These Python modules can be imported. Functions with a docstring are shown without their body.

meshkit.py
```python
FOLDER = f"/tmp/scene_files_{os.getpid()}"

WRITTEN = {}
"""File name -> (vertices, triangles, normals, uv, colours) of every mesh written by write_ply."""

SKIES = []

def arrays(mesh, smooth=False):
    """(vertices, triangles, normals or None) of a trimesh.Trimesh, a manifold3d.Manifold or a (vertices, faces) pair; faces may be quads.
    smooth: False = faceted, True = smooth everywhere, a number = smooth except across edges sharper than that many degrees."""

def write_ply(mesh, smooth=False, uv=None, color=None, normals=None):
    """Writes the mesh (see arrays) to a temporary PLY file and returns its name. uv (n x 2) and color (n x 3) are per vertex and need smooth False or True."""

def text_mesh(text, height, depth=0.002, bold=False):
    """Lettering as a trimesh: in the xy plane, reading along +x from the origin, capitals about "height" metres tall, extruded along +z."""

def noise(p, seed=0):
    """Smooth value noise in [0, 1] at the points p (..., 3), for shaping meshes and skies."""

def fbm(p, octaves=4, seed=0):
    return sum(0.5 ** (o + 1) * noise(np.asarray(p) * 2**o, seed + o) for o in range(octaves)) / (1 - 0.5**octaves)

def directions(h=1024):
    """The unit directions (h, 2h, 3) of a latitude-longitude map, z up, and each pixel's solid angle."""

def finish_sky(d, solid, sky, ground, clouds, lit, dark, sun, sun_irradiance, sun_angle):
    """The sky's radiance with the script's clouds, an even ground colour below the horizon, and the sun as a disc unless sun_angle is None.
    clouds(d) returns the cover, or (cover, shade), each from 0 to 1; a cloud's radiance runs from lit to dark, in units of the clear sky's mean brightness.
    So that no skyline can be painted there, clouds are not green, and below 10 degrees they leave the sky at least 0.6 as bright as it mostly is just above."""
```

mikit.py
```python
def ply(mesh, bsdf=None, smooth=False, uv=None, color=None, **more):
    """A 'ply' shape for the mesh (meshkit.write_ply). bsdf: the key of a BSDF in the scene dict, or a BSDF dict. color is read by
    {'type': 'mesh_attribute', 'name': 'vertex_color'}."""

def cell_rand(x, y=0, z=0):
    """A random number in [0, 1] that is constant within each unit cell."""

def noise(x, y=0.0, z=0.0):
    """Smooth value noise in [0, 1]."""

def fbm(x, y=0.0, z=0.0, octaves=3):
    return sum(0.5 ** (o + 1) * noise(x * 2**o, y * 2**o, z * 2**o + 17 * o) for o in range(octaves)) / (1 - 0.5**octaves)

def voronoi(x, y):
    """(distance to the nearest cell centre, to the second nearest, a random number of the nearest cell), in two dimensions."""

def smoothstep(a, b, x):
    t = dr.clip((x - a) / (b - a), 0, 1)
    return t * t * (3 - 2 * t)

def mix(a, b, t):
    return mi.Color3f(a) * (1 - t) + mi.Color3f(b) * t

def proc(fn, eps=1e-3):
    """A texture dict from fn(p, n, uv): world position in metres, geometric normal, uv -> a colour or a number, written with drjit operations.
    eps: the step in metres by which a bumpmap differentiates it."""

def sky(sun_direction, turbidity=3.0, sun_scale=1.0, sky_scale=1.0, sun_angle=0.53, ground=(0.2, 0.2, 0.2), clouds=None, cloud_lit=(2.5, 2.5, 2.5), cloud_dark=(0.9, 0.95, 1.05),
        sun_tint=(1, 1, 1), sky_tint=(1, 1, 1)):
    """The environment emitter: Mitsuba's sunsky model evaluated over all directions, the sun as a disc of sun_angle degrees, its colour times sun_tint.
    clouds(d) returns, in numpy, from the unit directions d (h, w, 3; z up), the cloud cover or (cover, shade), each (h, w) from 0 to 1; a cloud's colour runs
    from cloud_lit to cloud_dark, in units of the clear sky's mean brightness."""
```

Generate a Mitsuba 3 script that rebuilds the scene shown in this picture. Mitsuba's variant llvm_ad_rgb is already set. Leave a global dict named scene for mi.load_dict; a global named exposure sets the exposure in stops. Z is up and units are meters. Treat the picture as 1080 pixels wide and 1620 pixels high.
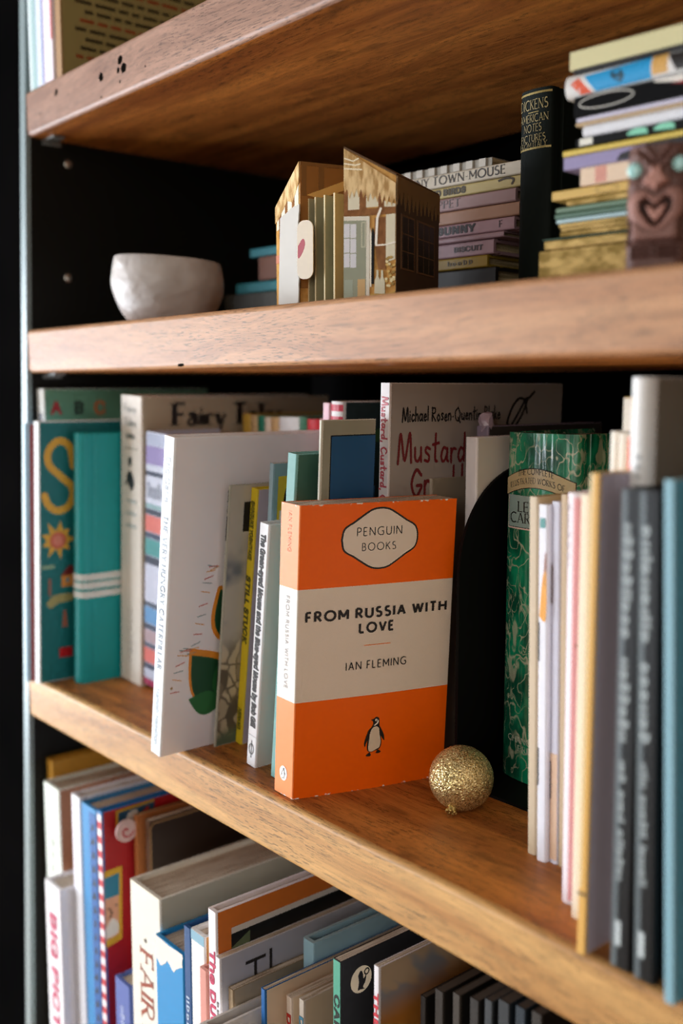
import math, random
import numpy as np, trimesh, shapely, drjit as dr, mitsuba as mi
import manifold3d as m3
from shapely.geometry import Polygon, LineString, Point, box
from shapely import affinity, union_all
import mikit, meshkit
from mikit import noise, fbm, voronoi, smoothstep, mix, proc
T = mi.ScalarTransform4f
rng = random.Random(7)
nrng = np.random.default_rng(7)
scene, labels = {}, {}

# ---------------------------------------------------------------- camera, light, exposure
EYE = np.array([0.8252, -0.36, 1.0478])
YAW, PITCH = 0.868, 0.1184
FWD = np.array([-math.sin(YAW) * math.cos(PITCH), math.cos(YAW) * math.cos(PITCH), -math.sin(PITCH)])
scene['camera'] = {'type': 'thinlens', 'fov': 2 * math.degrees(math.atan(540 / 1636.)), 'fov_axis': 'x',
                   'aperture_radius': 0.0046, 'focus_distance': 0.615, 'near_clip': 0.02, 'far_clip': 20.0,
                   'to_world': T().look_at(origin=EYE.tolist(), target=(EYE + FWD).tolist(), up=[0, 0, 1])}
exposure = -0.58
WINDOW_LIGHT = (25.0, 27.0, 29.5)      # cool daylight through the big window, left in front of the shelves
FILL_LIGHT = (6.0, 5.65, 5.2)          # added fill light from the right, built like a window

# ---------------------------------------------------------------- materials
def lin(c):
    if isinstance(c, str):
        c = [int(c[i:i + 2], 16) / 255 for i in (1, 3, 5)]
    return [x / 12.92 if x <= .04045 else ((x + .055) / 1.055) ** 2.4 for x in c]

def mat(c, rough=.5, spec=.4, metal=0., coat=0.):
    k = 'mat_%s_%d_%d_%d_%d' % (c[1:], rough * 100, spec * 100, metal * 100, coat * 100)
    if k not in scene:
        b = {'type': 'principled', 'base_color': {'type': 'rgb', 'value': lin(c)}, 'roughness': rough, 'specular': spec, 'metallic': metal}
        if coat: b |= {'clearcoat': coat, 'clearcoat_gloss': .85}
        scene[k] = {'type': 'twosided', 'bsdf': b}
    return k

NAIL = [(.1558, 1.2738, .0036), (.1608, 1.2676, .004), (.153, 1.2676, .0022), (.1276, 1.2686, .0034), (.1284, 1.2827, .0013), (.155, 1.2597, .0012),
        (.0547, 1.2734, .0028), (.127, 1.255, .001), (.026, 1.263, .001), (.075, 1.268, .0008), (.19, 1.262, .0009)]
def wood_fn(p, n, uv):
    x, y, z = p.x, p.y, p.z
    w = fbm(x * 5 + 3, y * 14, z * 14, 3) * .035
    band = fbm(x * 4, (y + w) * 90, (z + w) * 90, 4)
    fine = fbm(x * 45, (y + w) * 700, (z + w) * 700, 2)
    pore = noise(x * 200 + 7, (y + w * .6) * 1350, (z + w * .6) * 1350) * .65 + .35 * noise(x * 420, (y + w) * 2700, (z + w) * 2700 + 5)
    pore2 = noise(x * 70 + 2, (y + w) * 900 + 9, (z + w) * 900)
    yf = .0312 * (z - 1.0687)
    lip = 1 - smoothstep(.0030, .0042, y - yf + (fbm(x * 40, z * 200, 1., 2) - .5) * .001)      # paler front edge band, redder faces behind it
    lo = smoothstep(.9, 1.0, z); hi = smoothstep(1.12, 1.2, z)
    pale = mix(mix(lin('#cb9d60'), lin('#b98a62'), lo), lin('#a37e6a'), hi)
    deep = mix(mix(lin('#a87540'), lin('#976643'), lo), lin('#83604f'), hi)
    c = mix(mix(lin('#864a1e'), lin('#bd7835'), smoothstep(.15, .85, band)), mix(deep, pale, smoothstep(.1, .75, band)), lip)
    c = c * (.74 + .52 * fine)
    clump = .3 + .7 * smoothstep(.36, .6, fbm(x * 14, y * 50, z * 50, 2))
    c = c * (1 - .55 * smoothstep(.52, .76, pore) * clump) * (1 - .3 * smoothstep(.72, .9, pore2))
    stain = smoothstep(.62, .70, fbm(x * 22 + 40, y * 70, z * 22, 3))
    c = c * (1 - .3 * stain * (1 - lip))
    return c
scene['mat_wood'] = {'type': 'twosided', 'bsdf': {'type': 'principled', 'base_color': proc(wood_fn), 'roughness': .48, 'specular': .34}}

scene['mat_hole'] = {'type': 'twosided', 'bsdf': {'type': 'diffuse', 'reflectance': {'type': 'rgb', 'value': [.006, .005, .004]}}}

def page_fn(p, n, uv):
    return mix(lin('#a18a72'), lin('#e6d9c6'), smoothstep(.2, .75, noise(p.x * 2600, p.y * 60, p.z * 60) * .7 + .3 * fbm(p.x * 700, p.y * 25, p.z * 25, 2)))
scene['mat_pages'] = {'type': 'twosided', 'bsdf': {'type': 'diffuse', 'reflectance': proc(page_fn)}}
def flat_page_fn(p, n, uv):
    return mix(lin('#6d5a3c'), lin('#c9b48a'), smoothstep(.2, .75, noise(p.x * 50, p.y * 50, p.z * 2600) * .6 + .4 * fbm(p.x * 60, p.y * 60, p.z * 500, 2)))
scene['mat_flat_pages'] = {'type': 'twosided', 'bsdf': {'type': 'diffuse', 'reflectance': proc(flat_page_fn)}}

def marble_fn(p, n, uv):
    x, y, z = p.x * 95, p.y * 95, p.z * 64
    wx, wz = fbm(x, z, y, 3) - .5, fbm(x + 30, z + 9, y, 3) - .5
    a, b, r = voronoi(x * .8 + y * .8 + wx * 3.2, z * .75 + wz * 3.2)
    a2, b2, r2 = voronoi(x * 2 + y * 2 + wx * 4 + 9, z * 1.6 + wz * 4)
    vein = 1 - smoothstep(.0, .13, b - a)
    vein2 = (1 - smoothstep(.0, .08, b2 - a2)) * smoothstep(.5, .62, fbm(x * .6, z * .6, y * .6, 2))
    blot = smoothstep(.62, .7, fbm(x * 1.3 + 5, z * 1.1, y * 1.3, 3))
    c = mix(lin('#0a4a35'), lin('#138a62'), smoothstep(.3, .7, fbm(x * .9, z * .9, y * .9, 3)))
    return mix(c, lin('#b4b79c'), dr.clip(dr.maximum(vein * smoothstep(.35, .6, fbm(x * .8 + 8, z * .8, y, 2)), dr.maximum(vein2, blot * .75)), 0, 1) * .85)
def crinkle_fn(p, n, uv):
    return fbm(p.x * 420, p.y * 420, p.z * 16, 2) * .5 + fbm(p.x * 120, p.y * 120, p.z * 60, 2) * .5
scene['mat_marble'] = {'type': 'twosided', 'bsdf': {'type': 'bumpmap', 'arbitrary': proc(crinkle_fn, 4e-4), 'scale': .0016,
                       'bsdf': {'type': 'principled', 'base_color': proc(marble_fn), 'roughness': .22, 'specular': .6, 'clearcoat': .6, 'clearcoat_gloss': .92}}}

def band_fn(p, n, uv):          # orange paperback, pale band across the middle
    g = (noise(p.x * 3000, p.y * 3000, p.z * 3000) - .5) * .05 + 1
    m = dr.select((uv.y > .337) & (uv.y < .7215), 1., 0.)
    worn = smoothstep(.62, .8, fbm(p.x * 500, p.y * 500, p.z * 500, 2)) * dr.select((uv.y < .006) | (uv.y > .994), 1., 0.)
    spine = dr.select(uv.x < 0, 1., 0.)
    orange = mix(lin('#ee6100'), lin('#fb9153'), spine)  # spine painted lighter than the cover, as the side that catches more light
    return mix(mix(orange, mix(lin('#dccbb8'), lin('#ece4da'), spine), m), lin('#efe6da'), worn) * g
scene['mat_band'] = {'type': 'twosided', 'bsdf': {'type': 'principled', 'base_color': proc(band_fn), 'roughness': .42, 'specular': .25}}

def old_fn(p, n, uv):
    return mix(lin('#8d7440'), lin('#d2b272'), smoothstep(.25, .75, fbm(p.x * 160, p.y * 160, p.z * 240, 3)))
scene['mat_old_paper'] = {'type': 'twosided', 'bsdf': {'type': 'diffuse', 'reflectance': proc(old_fn)}}
def cloud_fn(p, n, uv):
    f = fbm(p.x * 30, p.y * 30, p.z * 28, 4)
    sky = mix(lin('#b9b0a2'), lin('#5d6772'), smoothstep(.4, .62, f) * smoothstep(.86, .90, p.z) * (1 - smoothstep(.925, .955, p.z)))
    a, b, r = voronoi(p.y * 150 + f * 4, p.z * 105 + f * 3)
    rock = mix(lin('#bfae90'), lin('#40362a'), dr.maximum(.8 * (1 - smoothstep(.03, .3, b - a)), .85 * smoothstep(.5, .9, r)))
    c = mix(rock, sky, smoothstep(.862, .885, p.z + (f - .5) * .03))
    return mix(lin('#5a6a55'), c, smoothstep(.808, .82, p.z + (f - .5) * .02))
scene['mat_cloud_picture'] = {'type': 'twosided', 'bsdf': {'type': 'principled', 'base_color': proc(cloud_fn), 'roughness': .4, 'specular': .4}}
def painting_fn(p, n, uv):
    f = fbm(p.y * 18 + 3, p.z * 30 + p.y * 16, 2., 4)
    c = mix(lin('#b9a184'), lin('#8b8f95'), smoothstep(.5, .56, f) * smoothstep(.69, .72, p.z + p.y * .2))
    return mix(c, lin('#b0702c'), smoothstep(.48, .6, fbm(p.y * 12 + 20, p.z * 22, 1., 3)) * (1 - smoothstep(.70, .725, p.z - p.y * .1)))
scene['mat_painting'] = {'type': 'twosided', 'bsdf': {'type': 'principled', 'base_color': proc(painting_fn), 'roughness': .45, 'specular': .3}}
def ceramic_fn(p, n, uv):
    return mix(lin('#a89f99'), lin('#c9c1bb'), fbm(p.x * 60, p.y * 60, p.z * 60, 3))
def ceramic_bump(p, n, uv):
    return fbm(p.x * 70, p.y * 70, p.z * 70, 3)
scene['mat_ceramic'] = {'type': 'twosided', 'bsdf': {'type': 'bumpmap', 'arbitrary': proc(ceramic_bump, 8e-4), 'scale': .0025,
                        'bsdf': {'type': 'principled', 'base_color': proc(ceramic_fn), 'roughness': .42, 'specular': .4}}}
def wall_fn(p, n, uv):
    return mix(lin('#050505'), lin('#090808'), fbm(p.x * 9, p.y * 9, p.z * 9, 3))
scene['mat_dark_wall'] = {'type': 'twosided', 'bsdf': {'type': 'diffuse', 'reflectance': proc(wall_fn)}}
def plaster_fn(p, n, uv):
    return mix(lin('#a29d97'), lin('#b2ada7'), fbm(p.x * 4, p.y * 4, p.z * 4, 3))
scene['mat_plaster'] = {'type': 'twosided', 'bsdf': {'type': 'diffuse', 'reflectance': proc(plaster_fn)}}
def floor_fn(p, n, uv):
    b = mikit.cell_rand(p.y * 8, p.x * .7)
    return mix(lin('#a58462'), lin('#c4a584'), b * .5 + .5 * fbm(p.x * 3, p.y * 70, 0., 3))
scene['mat_floor'] = {'type': 'twosided', 'bsdf': {'type': 'principled', 'base_color': proc(floor_fn), 'roughness': .4, 'specular': .4}}
def tiki_fn(p, n, uv):
    f = fbm(p.x * 300, p.y * 300, p.z * 90, 3)
    return mix(lin('#4a2f2a'), lin('#7c5750'), f)
scene['mat_tiki'] = {'type': 'twosided', 'bsdf': {'type': 'principled', 'base_color': proc(tiki_fn), 'roughness': .55, 'specular': .25}}
def thatch_fn(p, n, uv):
    return mix(lin('#b08a58'), lin('#e6c896'), smoothstep(.3, .7, fbm(p.x * 500, p.y * 500, p.z * 120, 3)))
scene['mat_thatch'] = {'type': 'twosided', 'bsdf': {'type': 'diffuse', 'reflectance': proc(thatch_fn)}}
def timber_fn(p, n, uv):
    return mix(lin('#6b452c'), lin('#a0714a'), fbm(p.x * 600, p.y * 600, p.z * 300, 3))
scene['mat_timber'] = {'type': 'twosided', 'bsdf': {'type': 'diffuse', 'reflectance': proc(timber_fn)}}
def ochre_fn(p, n, uv):
    return mix(lin('#b07c3c'), lin('#dcae6c'), fbm(p.x * 400, p.y * 400, p.z * 300, 3))
scene['mat_ochre'] = {'type': 'twosided', 'bsdf': {'type': 'diffuse', 'reflectance': proc(ochre_fn)}}
def denim_fn(p, n, uv):
    return mix(lin('#1d3646'), lin('#4c7288'), dr.abs(dr.sin((p.y * 1 + p.x * 1.5) * 2600)) * .6 + .4 * noise(p.x * 900, p.y * 900, p.z * 900))
scene['mat_denim'] = {'type': 'twosided', 'bsdf': {'type': 'diffuse', 'reflectance': proc(denim_fn)}}

# ---------------------------------------------------------------- helpers
count = {}
def numbered(k):
    n = count.get(k, 0); count[k] = n + 1
    return k if n == 0 else '%s_%03d' % (k, n)
def obj(name, mesh, m, parent=None, smooth=False, label=None, **kw):
    key = numbered((parent + '__' if parent else '') + name)
    scene[key] = mikit.ply(mesh, m, smooth, **kw)
    if label: labels[key] = {'label': label}
    return key
def thing(name, label, category, group=None):
    key = numbered(name)
    labels[key] = {'label': label, 'category': category}
    if group: labels[key]['group'] = group
    return key
def single(name, mesh, m, label, category, smooth=False, group=None):
    key = obj(name, mesh, m, None, smooth)
    labels[key] = {'label': label, 'category': category}
    if group: labels[key]['group'] = group
    return key
def struct(name, mesh, m, parent=None):
    key = obj(name, mesh, m, parent)
    if not parent: labels[key] = {'kind': 'structure'}
    return key
def bx(x0, x1, y0, y1, z0, z1):
    return trimesh.creation.box(bounds=[[x0, y0, z0], [x1, y1, z1]])
def geoms(g):
    return [q for q in getattr(g, 'geoms', [g]) if q.geom_type == 'Polygon' and q.area > 0]
def extrude(g, depth):
    return trimesh.util.concatenate([trimesh.creation.extrude_polygon(q, depth, engine='earcut') for q in geoms(g)])
def mapped(mesh, fn):
    m = mesh.copy(); m.vertices = fn(np.asarray(m.vertices)); return m
def rough_line(pts, amp, n=8):
    out = []
    for (a, b) in zip(pts[:-1], pts[1:]):
        for k in range(n):
            t = k / n
            out.append((a[0] + (b[0] - a[0]) * t + rng.uniform(-amp, amp), a[1] + (b[1] - a[1]) * t + rng.uniform(-amp, amp)))
    return out + [pts[-1]]

# ---------------------------------------------------------------- lettering: stroke capitals, a hand script and a plain sans
def arc(cx, cy, rx, ry, a0, a1, n=14):
    return [(cx + rx * math.cos(math.radians(a0 + (a1 - a0) * i / n)), cy + ry * math.sin(math.radians(a0 + (a1 - a0) * i / n))) for i in range(n + 1)]
CAPS = {   # width, [(thick?, points)]
 'A': (.72, [(0, [(0, 0), (.36, 1)]), (1, [(.36, 1), (.72, 0)]), (0, [(.13, .34), (.59, .34)])]),
 'B': (.52, [(1, [(0, 0), (0, 1)]), (0, [(0, 1)] + arc(.2, .76, .24, .24, 90, -90) + [(0, .52)]), (0, arc(.24, .26, .27, .26, 90, -90) + [(0, 0)])]),
 'C': (.8, [(1, arc(.5, .5, .5, .5, 52, 308, 22))]),
 'D': (.74, [(1, [(0, 0), (0, 1)]), (0, [(0, 1)] + arc(.24, .5, .5, .5, 90, -90, 20) + [(0, 0)])]),
 'E': (.46, [(1, [(0, 0), (0, 1)]), (0, [(0, 1), (.44, 1)]), (0, [(0, .52), (.38, .52)]), (0, [(0, 0), (.46, 0)])]),
 'F': (.44, [(1, [(0, 0), (0, 1)]), (0, [(0, 1), (.44, 1)]), (0, [(0, .5), (.38, .5)])]),
 'G': (.86, [(1, arc(.5, .5, .5, .5, 52, 305, 22)), (1, [(.82, .1), (.82, .48)]), (0, [(.55, .48), (.82, .48)])]),
 'H': (.68, [(1, [(0, 0), (0, 1)]), (1, [(.68, 0), (.68, 1)]), (0, [(0, .52), (.68, .52)])]),
 'I': (0., [(1, [(0, 0), (0, 1)])]),
 'J': (.3, [(1, [(.28, 1), (.28, .2)] + arc(.08, .2, .2, .2, 0, -110, 8))]),
 'K': (.6, [(1, [(0, 0), (0, 1)]), (0, [(.56, 1), (0, .42)]), (1, [(.16, .58), (.6, 0)])]),
 'L': (.44, [(1, [(0, 0), (0, 1)]), (0, [(0, 0), (.44, 0)])]),
 'M': (.84, [(0, [(0, 0), (0, 1)]), (1, [(0, 1), (.42, .25)]), (0, [(.42, .25), (.84, 1)]), (1, [(.84, 1), (.84, 0)])]),
 'N': (.72, [(0, [(0, 0), (0, 1)]), (1, [(0, 1), (.72, 0)]), (0, [(.72, 0), (.72, 1)])]),
 'O': (1., [(1, arc(.5, .5, .5, .5, 0, 360, 32))]),
 'P': (.5, [(1, [(0, 0), (0, 1)]), (0, [(0, 1)] + arc(.22, .74, .28, .26, 90, -90) + [(0, .48)])]),
 'Q': (1., [(1, arc(.5, .5, .5, .5, 0, 360, 32)), (1, [(.55, .2), (.95, -.12)])]),
 'R': (.56, [(1, [(0, 0), (0, 1)]), (0, [(0, 1)] + arc(.22, .74, .27, .26, 90, -90) + [(0, .48)]), (1, [(.22, .48), (.58, 0)])]),
 'S': (.5, [(1, arc(.25, .75, .22, .25, 45, 235, 12) + arc(.25, .26, .25, .26, 60, -145, 12))]),
 'T': (.6, [(1, [(.3, 0), (.3, 1)]), (0, [(0, 1), (.6, 1)])]),
 'U': (.66, [(1, [(0, 1), (0, .33)] + arc(.33, .33, .33, .33, 180, 360, 14) + [(.66, 1)])]),
 'V': (.7, [(1, [(0, 1), (.35, 0)]), (0, [(.35, 0), (.7, 1)])]),
 'W': (1.06, [(1, [(0, 1), (.27, 0)]), (0, [(.27, 0), (.53, .95)]), (1, [(.53, .95), (.79, 0)]), (0, [(.79, 0), (1.06, 1)])]),
 'X': (.64, [(1, [(0, 1), (.64, 0)]), (0, [(0, 0), (.64, 1)])]),
 'Y': (.64, [(1, [(0, 1), (.32, .46)]), (0, [(.64, 1), (.32, .46)]), (1, [(.32, .46), (.32, 0)])]),
 'Z': (.58, [(0, [(0, 1), (.58, 1)]), (1, [(.58, 1), (0, 0)]), (0, [(0, 0), (.58, 0)])]),
 'a': (.40, [(1, [(.34, .02), (.34, .36)] + arc(.2, .36, .14, .14, 0, 150, 8)), (0, arc(.17, .15, .16, .15, 60, 330, 14))]), 'i': (.06, [(1, [(.03, 0), (.03, .5)]), (1, [(.0, .68), (.07, .68)])]), 'r': (.3, [(1, [(.04, 0), (.04, .5)]), (0, arc(.2, .34, .16, .16, 180, 40, 8))]),
 'y': (.46, [(1, [(.02, .52), (.23, .02)]), (0, [(.44, .52), (.2, -.22), (.06, -.22)])]), 'l': (.06, [(1, [(.03, 0), (.03, 1)])]), 'e': (.4, [(1, [(.04, .27), (.38, .27)] + arc(.21, .25, .18, .26, 10, 310, 18))]), 's': (.3, [(1, arc(.15, .38, .12, .12, 45, 235, 10) + arc(.15, .13, .14, .13, 60, -145, 10))]),
 '-': (.28, [(0, [(0, .4), (.28, .4)])]), '.': (.05, [(1, [(0, .02), (.04, .02)])]), '&': (.7, [(1, [(.66, 0), (.2, .66)] + arc(.33, .8, .17, .2, 200, -60, 10) + arc(.3, .25, .28, .25, 120, 330, 12))]),
}
def catmull(p, n=6):
    p = np.array(p, float)
    if len(p) < 3: return [tuple(q) for q in p]
    q = np.vstack([2 * p[0] - p[1], p, 2 * p[-1] - p[-2]]); out = []
    for i in range(1, len(q) - 2):
        for k in range(n):
            t = k / n
            out.append(tuple(.5 * (2 * q[i] + (q[i + 1] - q[i - 1]) * t + (2 * q[i - 1] - 5 * q[i] + 4 * q[i + 1] - q[i + 2]) * t * t + (3 * q[i] - q[i - 1] - 3 * q[i + 1] + q[i + 2]) * t ** 3)))
    return out + [tuple(p[-1])]
_H = {'M': '.75;0,0 .12,1 .36,.1 .62,1.02 .72,.02', 'Q': '.75;.4,1 .05,.7 .1,.15 .5,.02 .68,.5 .4,1|.4,.25 .72,-.15', 'B': '.5;.05,0 .06,1|.04,.98 .4,.9 .3,.6 .06,.52 .45,.4 .4,.08 .03,.0',
      'R': '.55;.05,0 .06,1|.02,.95 .42,.92 .38,.6 .08,.5 .5,0', 'G': '.65;.6,.8 .3,1 .04,.5 .3,.02 .6,.3 .62,.42 .36,.42', 'C': '.6;.56,.82 .3,1 .04,.5 .25,.0 .58,.2', 'T': '.6;0,.95 .6,1.|.3,.97 .28,0',
      'a': '.42;.36,.45 .14,.5 .02,.2 .14,.02 .32,.2 .37,.48 .36,.1 .44,.02', 'b': '.4;.04,1 .04,.03|.05,.35 .25,.5 .37,.25 .22,.02 .04,.08', 'c': '.34;.32,.42 .16,.5 .03,.24 .16,.01 .34,.12',
      'd': '.42;.36,.4 .14,.48 .02,.2 .15,.01 .34,.2|.37,1 .36,.02', 'e': '.36;.04,.25 .32,.3 .2,.5 .04,.28 .14,.01 .35,.1', 'h': '.4;.04,1 .04,0|.05,.3 .22,.5 .34,.36 .35,0', 'i': '.12;.05,.48 .05,0|.05,.68 .06,.7',
      'k': '.38;.04,1 .05,0|.34,.5 .06,.22|.12,.27 .36,0', 'l': '.12;.05,1.02 .05,0', 'm': '.62;.03,.48 .04,0|.04,.35 .18,.5 .28,.36 .29,0|.29,.35 .43,.5 .55,.36 .56,0', 'n': '.42;.03,.48 .04,0|.04,.34 .22,.5 .35,.36 .36,0',
      'o': '.4;.2,.5 .03,.24 .2,0 .37,.26 .2,.5', 'r': '.3;.03,.48 .04,0|.04,.3 .16,.48 .3,.46', 's': '.32;.3,.44 .12,.5 .06,.36 .26,.2 .22,.02 .02,.06', 't': '.34;.16,.95 .15,.1 .26,0|.0,.58 .34,.64', 'u': '.42;.03,.48 .05,.12 .2,.02 .35,.2|.36,.48 .38,0',
      'v': '.36;.02,.48 .16,0 .34,.5', 'y': '.4;.02,.48 .18,.1|.36,.5 .18,.0 .02,-.4', 'g': '.42;.36,.42 .15,.5 .03,.22 .18,.05 .35,.3|.37,.48 .34,-.3 .05,-.35', 'w': '.55;.02,.48 .14,.02 .27,.4 .4,.02 .53,.5', 'p': '.4;.04,.48 .03,-.4|.04,.35 .25,.5 .36,.22 .2,.01 .04,.1',
      ',': '.15;.08,.08 .02,-.18', '.': '.1;.04,.03 .06,.03', '-': '.22;.04,.28 .2,.3', '*': '.25;.1,.26 .12,.28'}
HAND = {k: (float(v.split(';')[0]), [[tuple(map(float, q.split(','))) for q in s.split(' ')] for s in v.split(';')[1].split('|')]) for k, v in _H.items()}
def letters(text, style, weight=None, track=0., slant=0.):
    """2-D shape of the text, capitals 1 high, starting at the origin; and its width."""
    parts, x = [], 0.
    if style in ('gill', 'roman'):
        w = weight or (.1 if style == 'gill' else .07)
        for ch in text:
            if ch == ' ': x += .42 + track; continue
            adv, strokes = CAPS[ch]
            for thick, p in strokes:
                r = w if style == 'gill' else (w if thick else w * .5)
                q = [(a + x, b) for a, b in p]
                parts.append(LineString(q).buffer(r, cap_style='flat', join_style='round', quad_segs=3))
                if style == 'roman':
                    for a, b in ((q[0], q[1]), (q[-1], q[-2])):
                        if a[1] in (0, 1) and abs(a[1] - b[1]) > .2:
                            parts.append(box(a[0] - w * 2.1, a[1] - (.045 if a[1] else 0), a[0] + w * 2.1, a[1] + (0 if a[1] else .045)))
                        elif a[1] in (0, 1, .5, .52) and abs(a[1] - b[1]) < .01 and abs(a[0] - b[0]) > .3 and p[0][1] != .34:
                            parts.append(box(q[-1][0] - .03, q[-1][1] - .09, q[-1][0] + .03, q[-1][1] + .09))
            x += adv + 2 * w + .14 + track
    elif style == 'greek':      # print too blurred in the photograph to read: letter-sized strokes only
        for ch in text:
            if ch == ' ': x += .5; continue
            k = rng.randrange(4); w = .5 if k else .12; y1 = rng.choice((1, .72, .72))
            parts.append(box(x, 0, x + .15, y1))
            if k == 1: parts.append(box(x + .35, 0, x + .5, y1))
            if k >= 2: parts.append(LineString(arc(x + .12, y1 * .5, .3, y1 * .42, 80, -80, 6)).buffer(.075))
            x += w + .2
    elif style == 'hand':
        w = weight or .055
        for ch in text:
            if ch == ' ': x += .3; continue
            adv, strokes = HAND[ch]
            dy = rng.uniform(-.05, .05)
            for p in strokes:
                q = catmull([(a + x, b + dy) for a, b in p])
                parts.append(LineString(q).buffer(w, quad_segs=3))
            x += adv + .14 + track
    else:
        from PIL import Image, ImageDraw, ImageFont
        f = ImageFont.load_default(72)
        try: f.getbbox('A', stroke_width=1)
        except Exception: f = None
        for ch in text:
            if ch == ' ': x += .34 + track; continue
            if (ch, style) not in GLYPH: GLYPH[(ch, style)] = _glyph(ch, f, {'sans': 0, 'bold': 3, 'black': 5}[style])
            g, adv = GLYPH[(ch, style)]
            if g is not None: parts.append(affinity.translate(g, x, 0))
            x += adv + track
    g = union_all(parts)
    if slant: g = affinity.skew(g, xs=slant, origin=(0, 0))
    return g, x
GLYPH = {}
def _glyph(ch, f, stroke):
    from PIL import Image, ImageDraw
    s = 1 / 51.
    x0, y0, x1, y1 = f.getbbox(ch, anchor='ls', stroke_width=stroke)
    im = Image.new('L', (int(x1 - x0 + 8), int(y1 - y0 + 8)))
    ImageDraw.Draw(im).text((4 - x0, 4 - y0), ch, 255, f, anchor='ls', stroke_width=stroke)
    on = np.pad(np.asarray(im) > 127, ((0, 0), (1, 1))).astype(np.int8)
    r, st = np.nonzero(np.diff(on, axis=1) == 1); en = np.nonzero(np.diff(on, axis=1) == -1)[1]
    if not len(r): return None, f.getlength(ch) * s
    g = union_all(shapely.box(st, -r - 1, en, -r)).buffer(.6).buffer(-.6).simplify(.8)
    return affinity.affine_transform(g, [s, 0, 0, s, (x0 - 4) * s, (4 - y0) * s]), (f.getlength(ch) + stroke) * s

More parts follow.
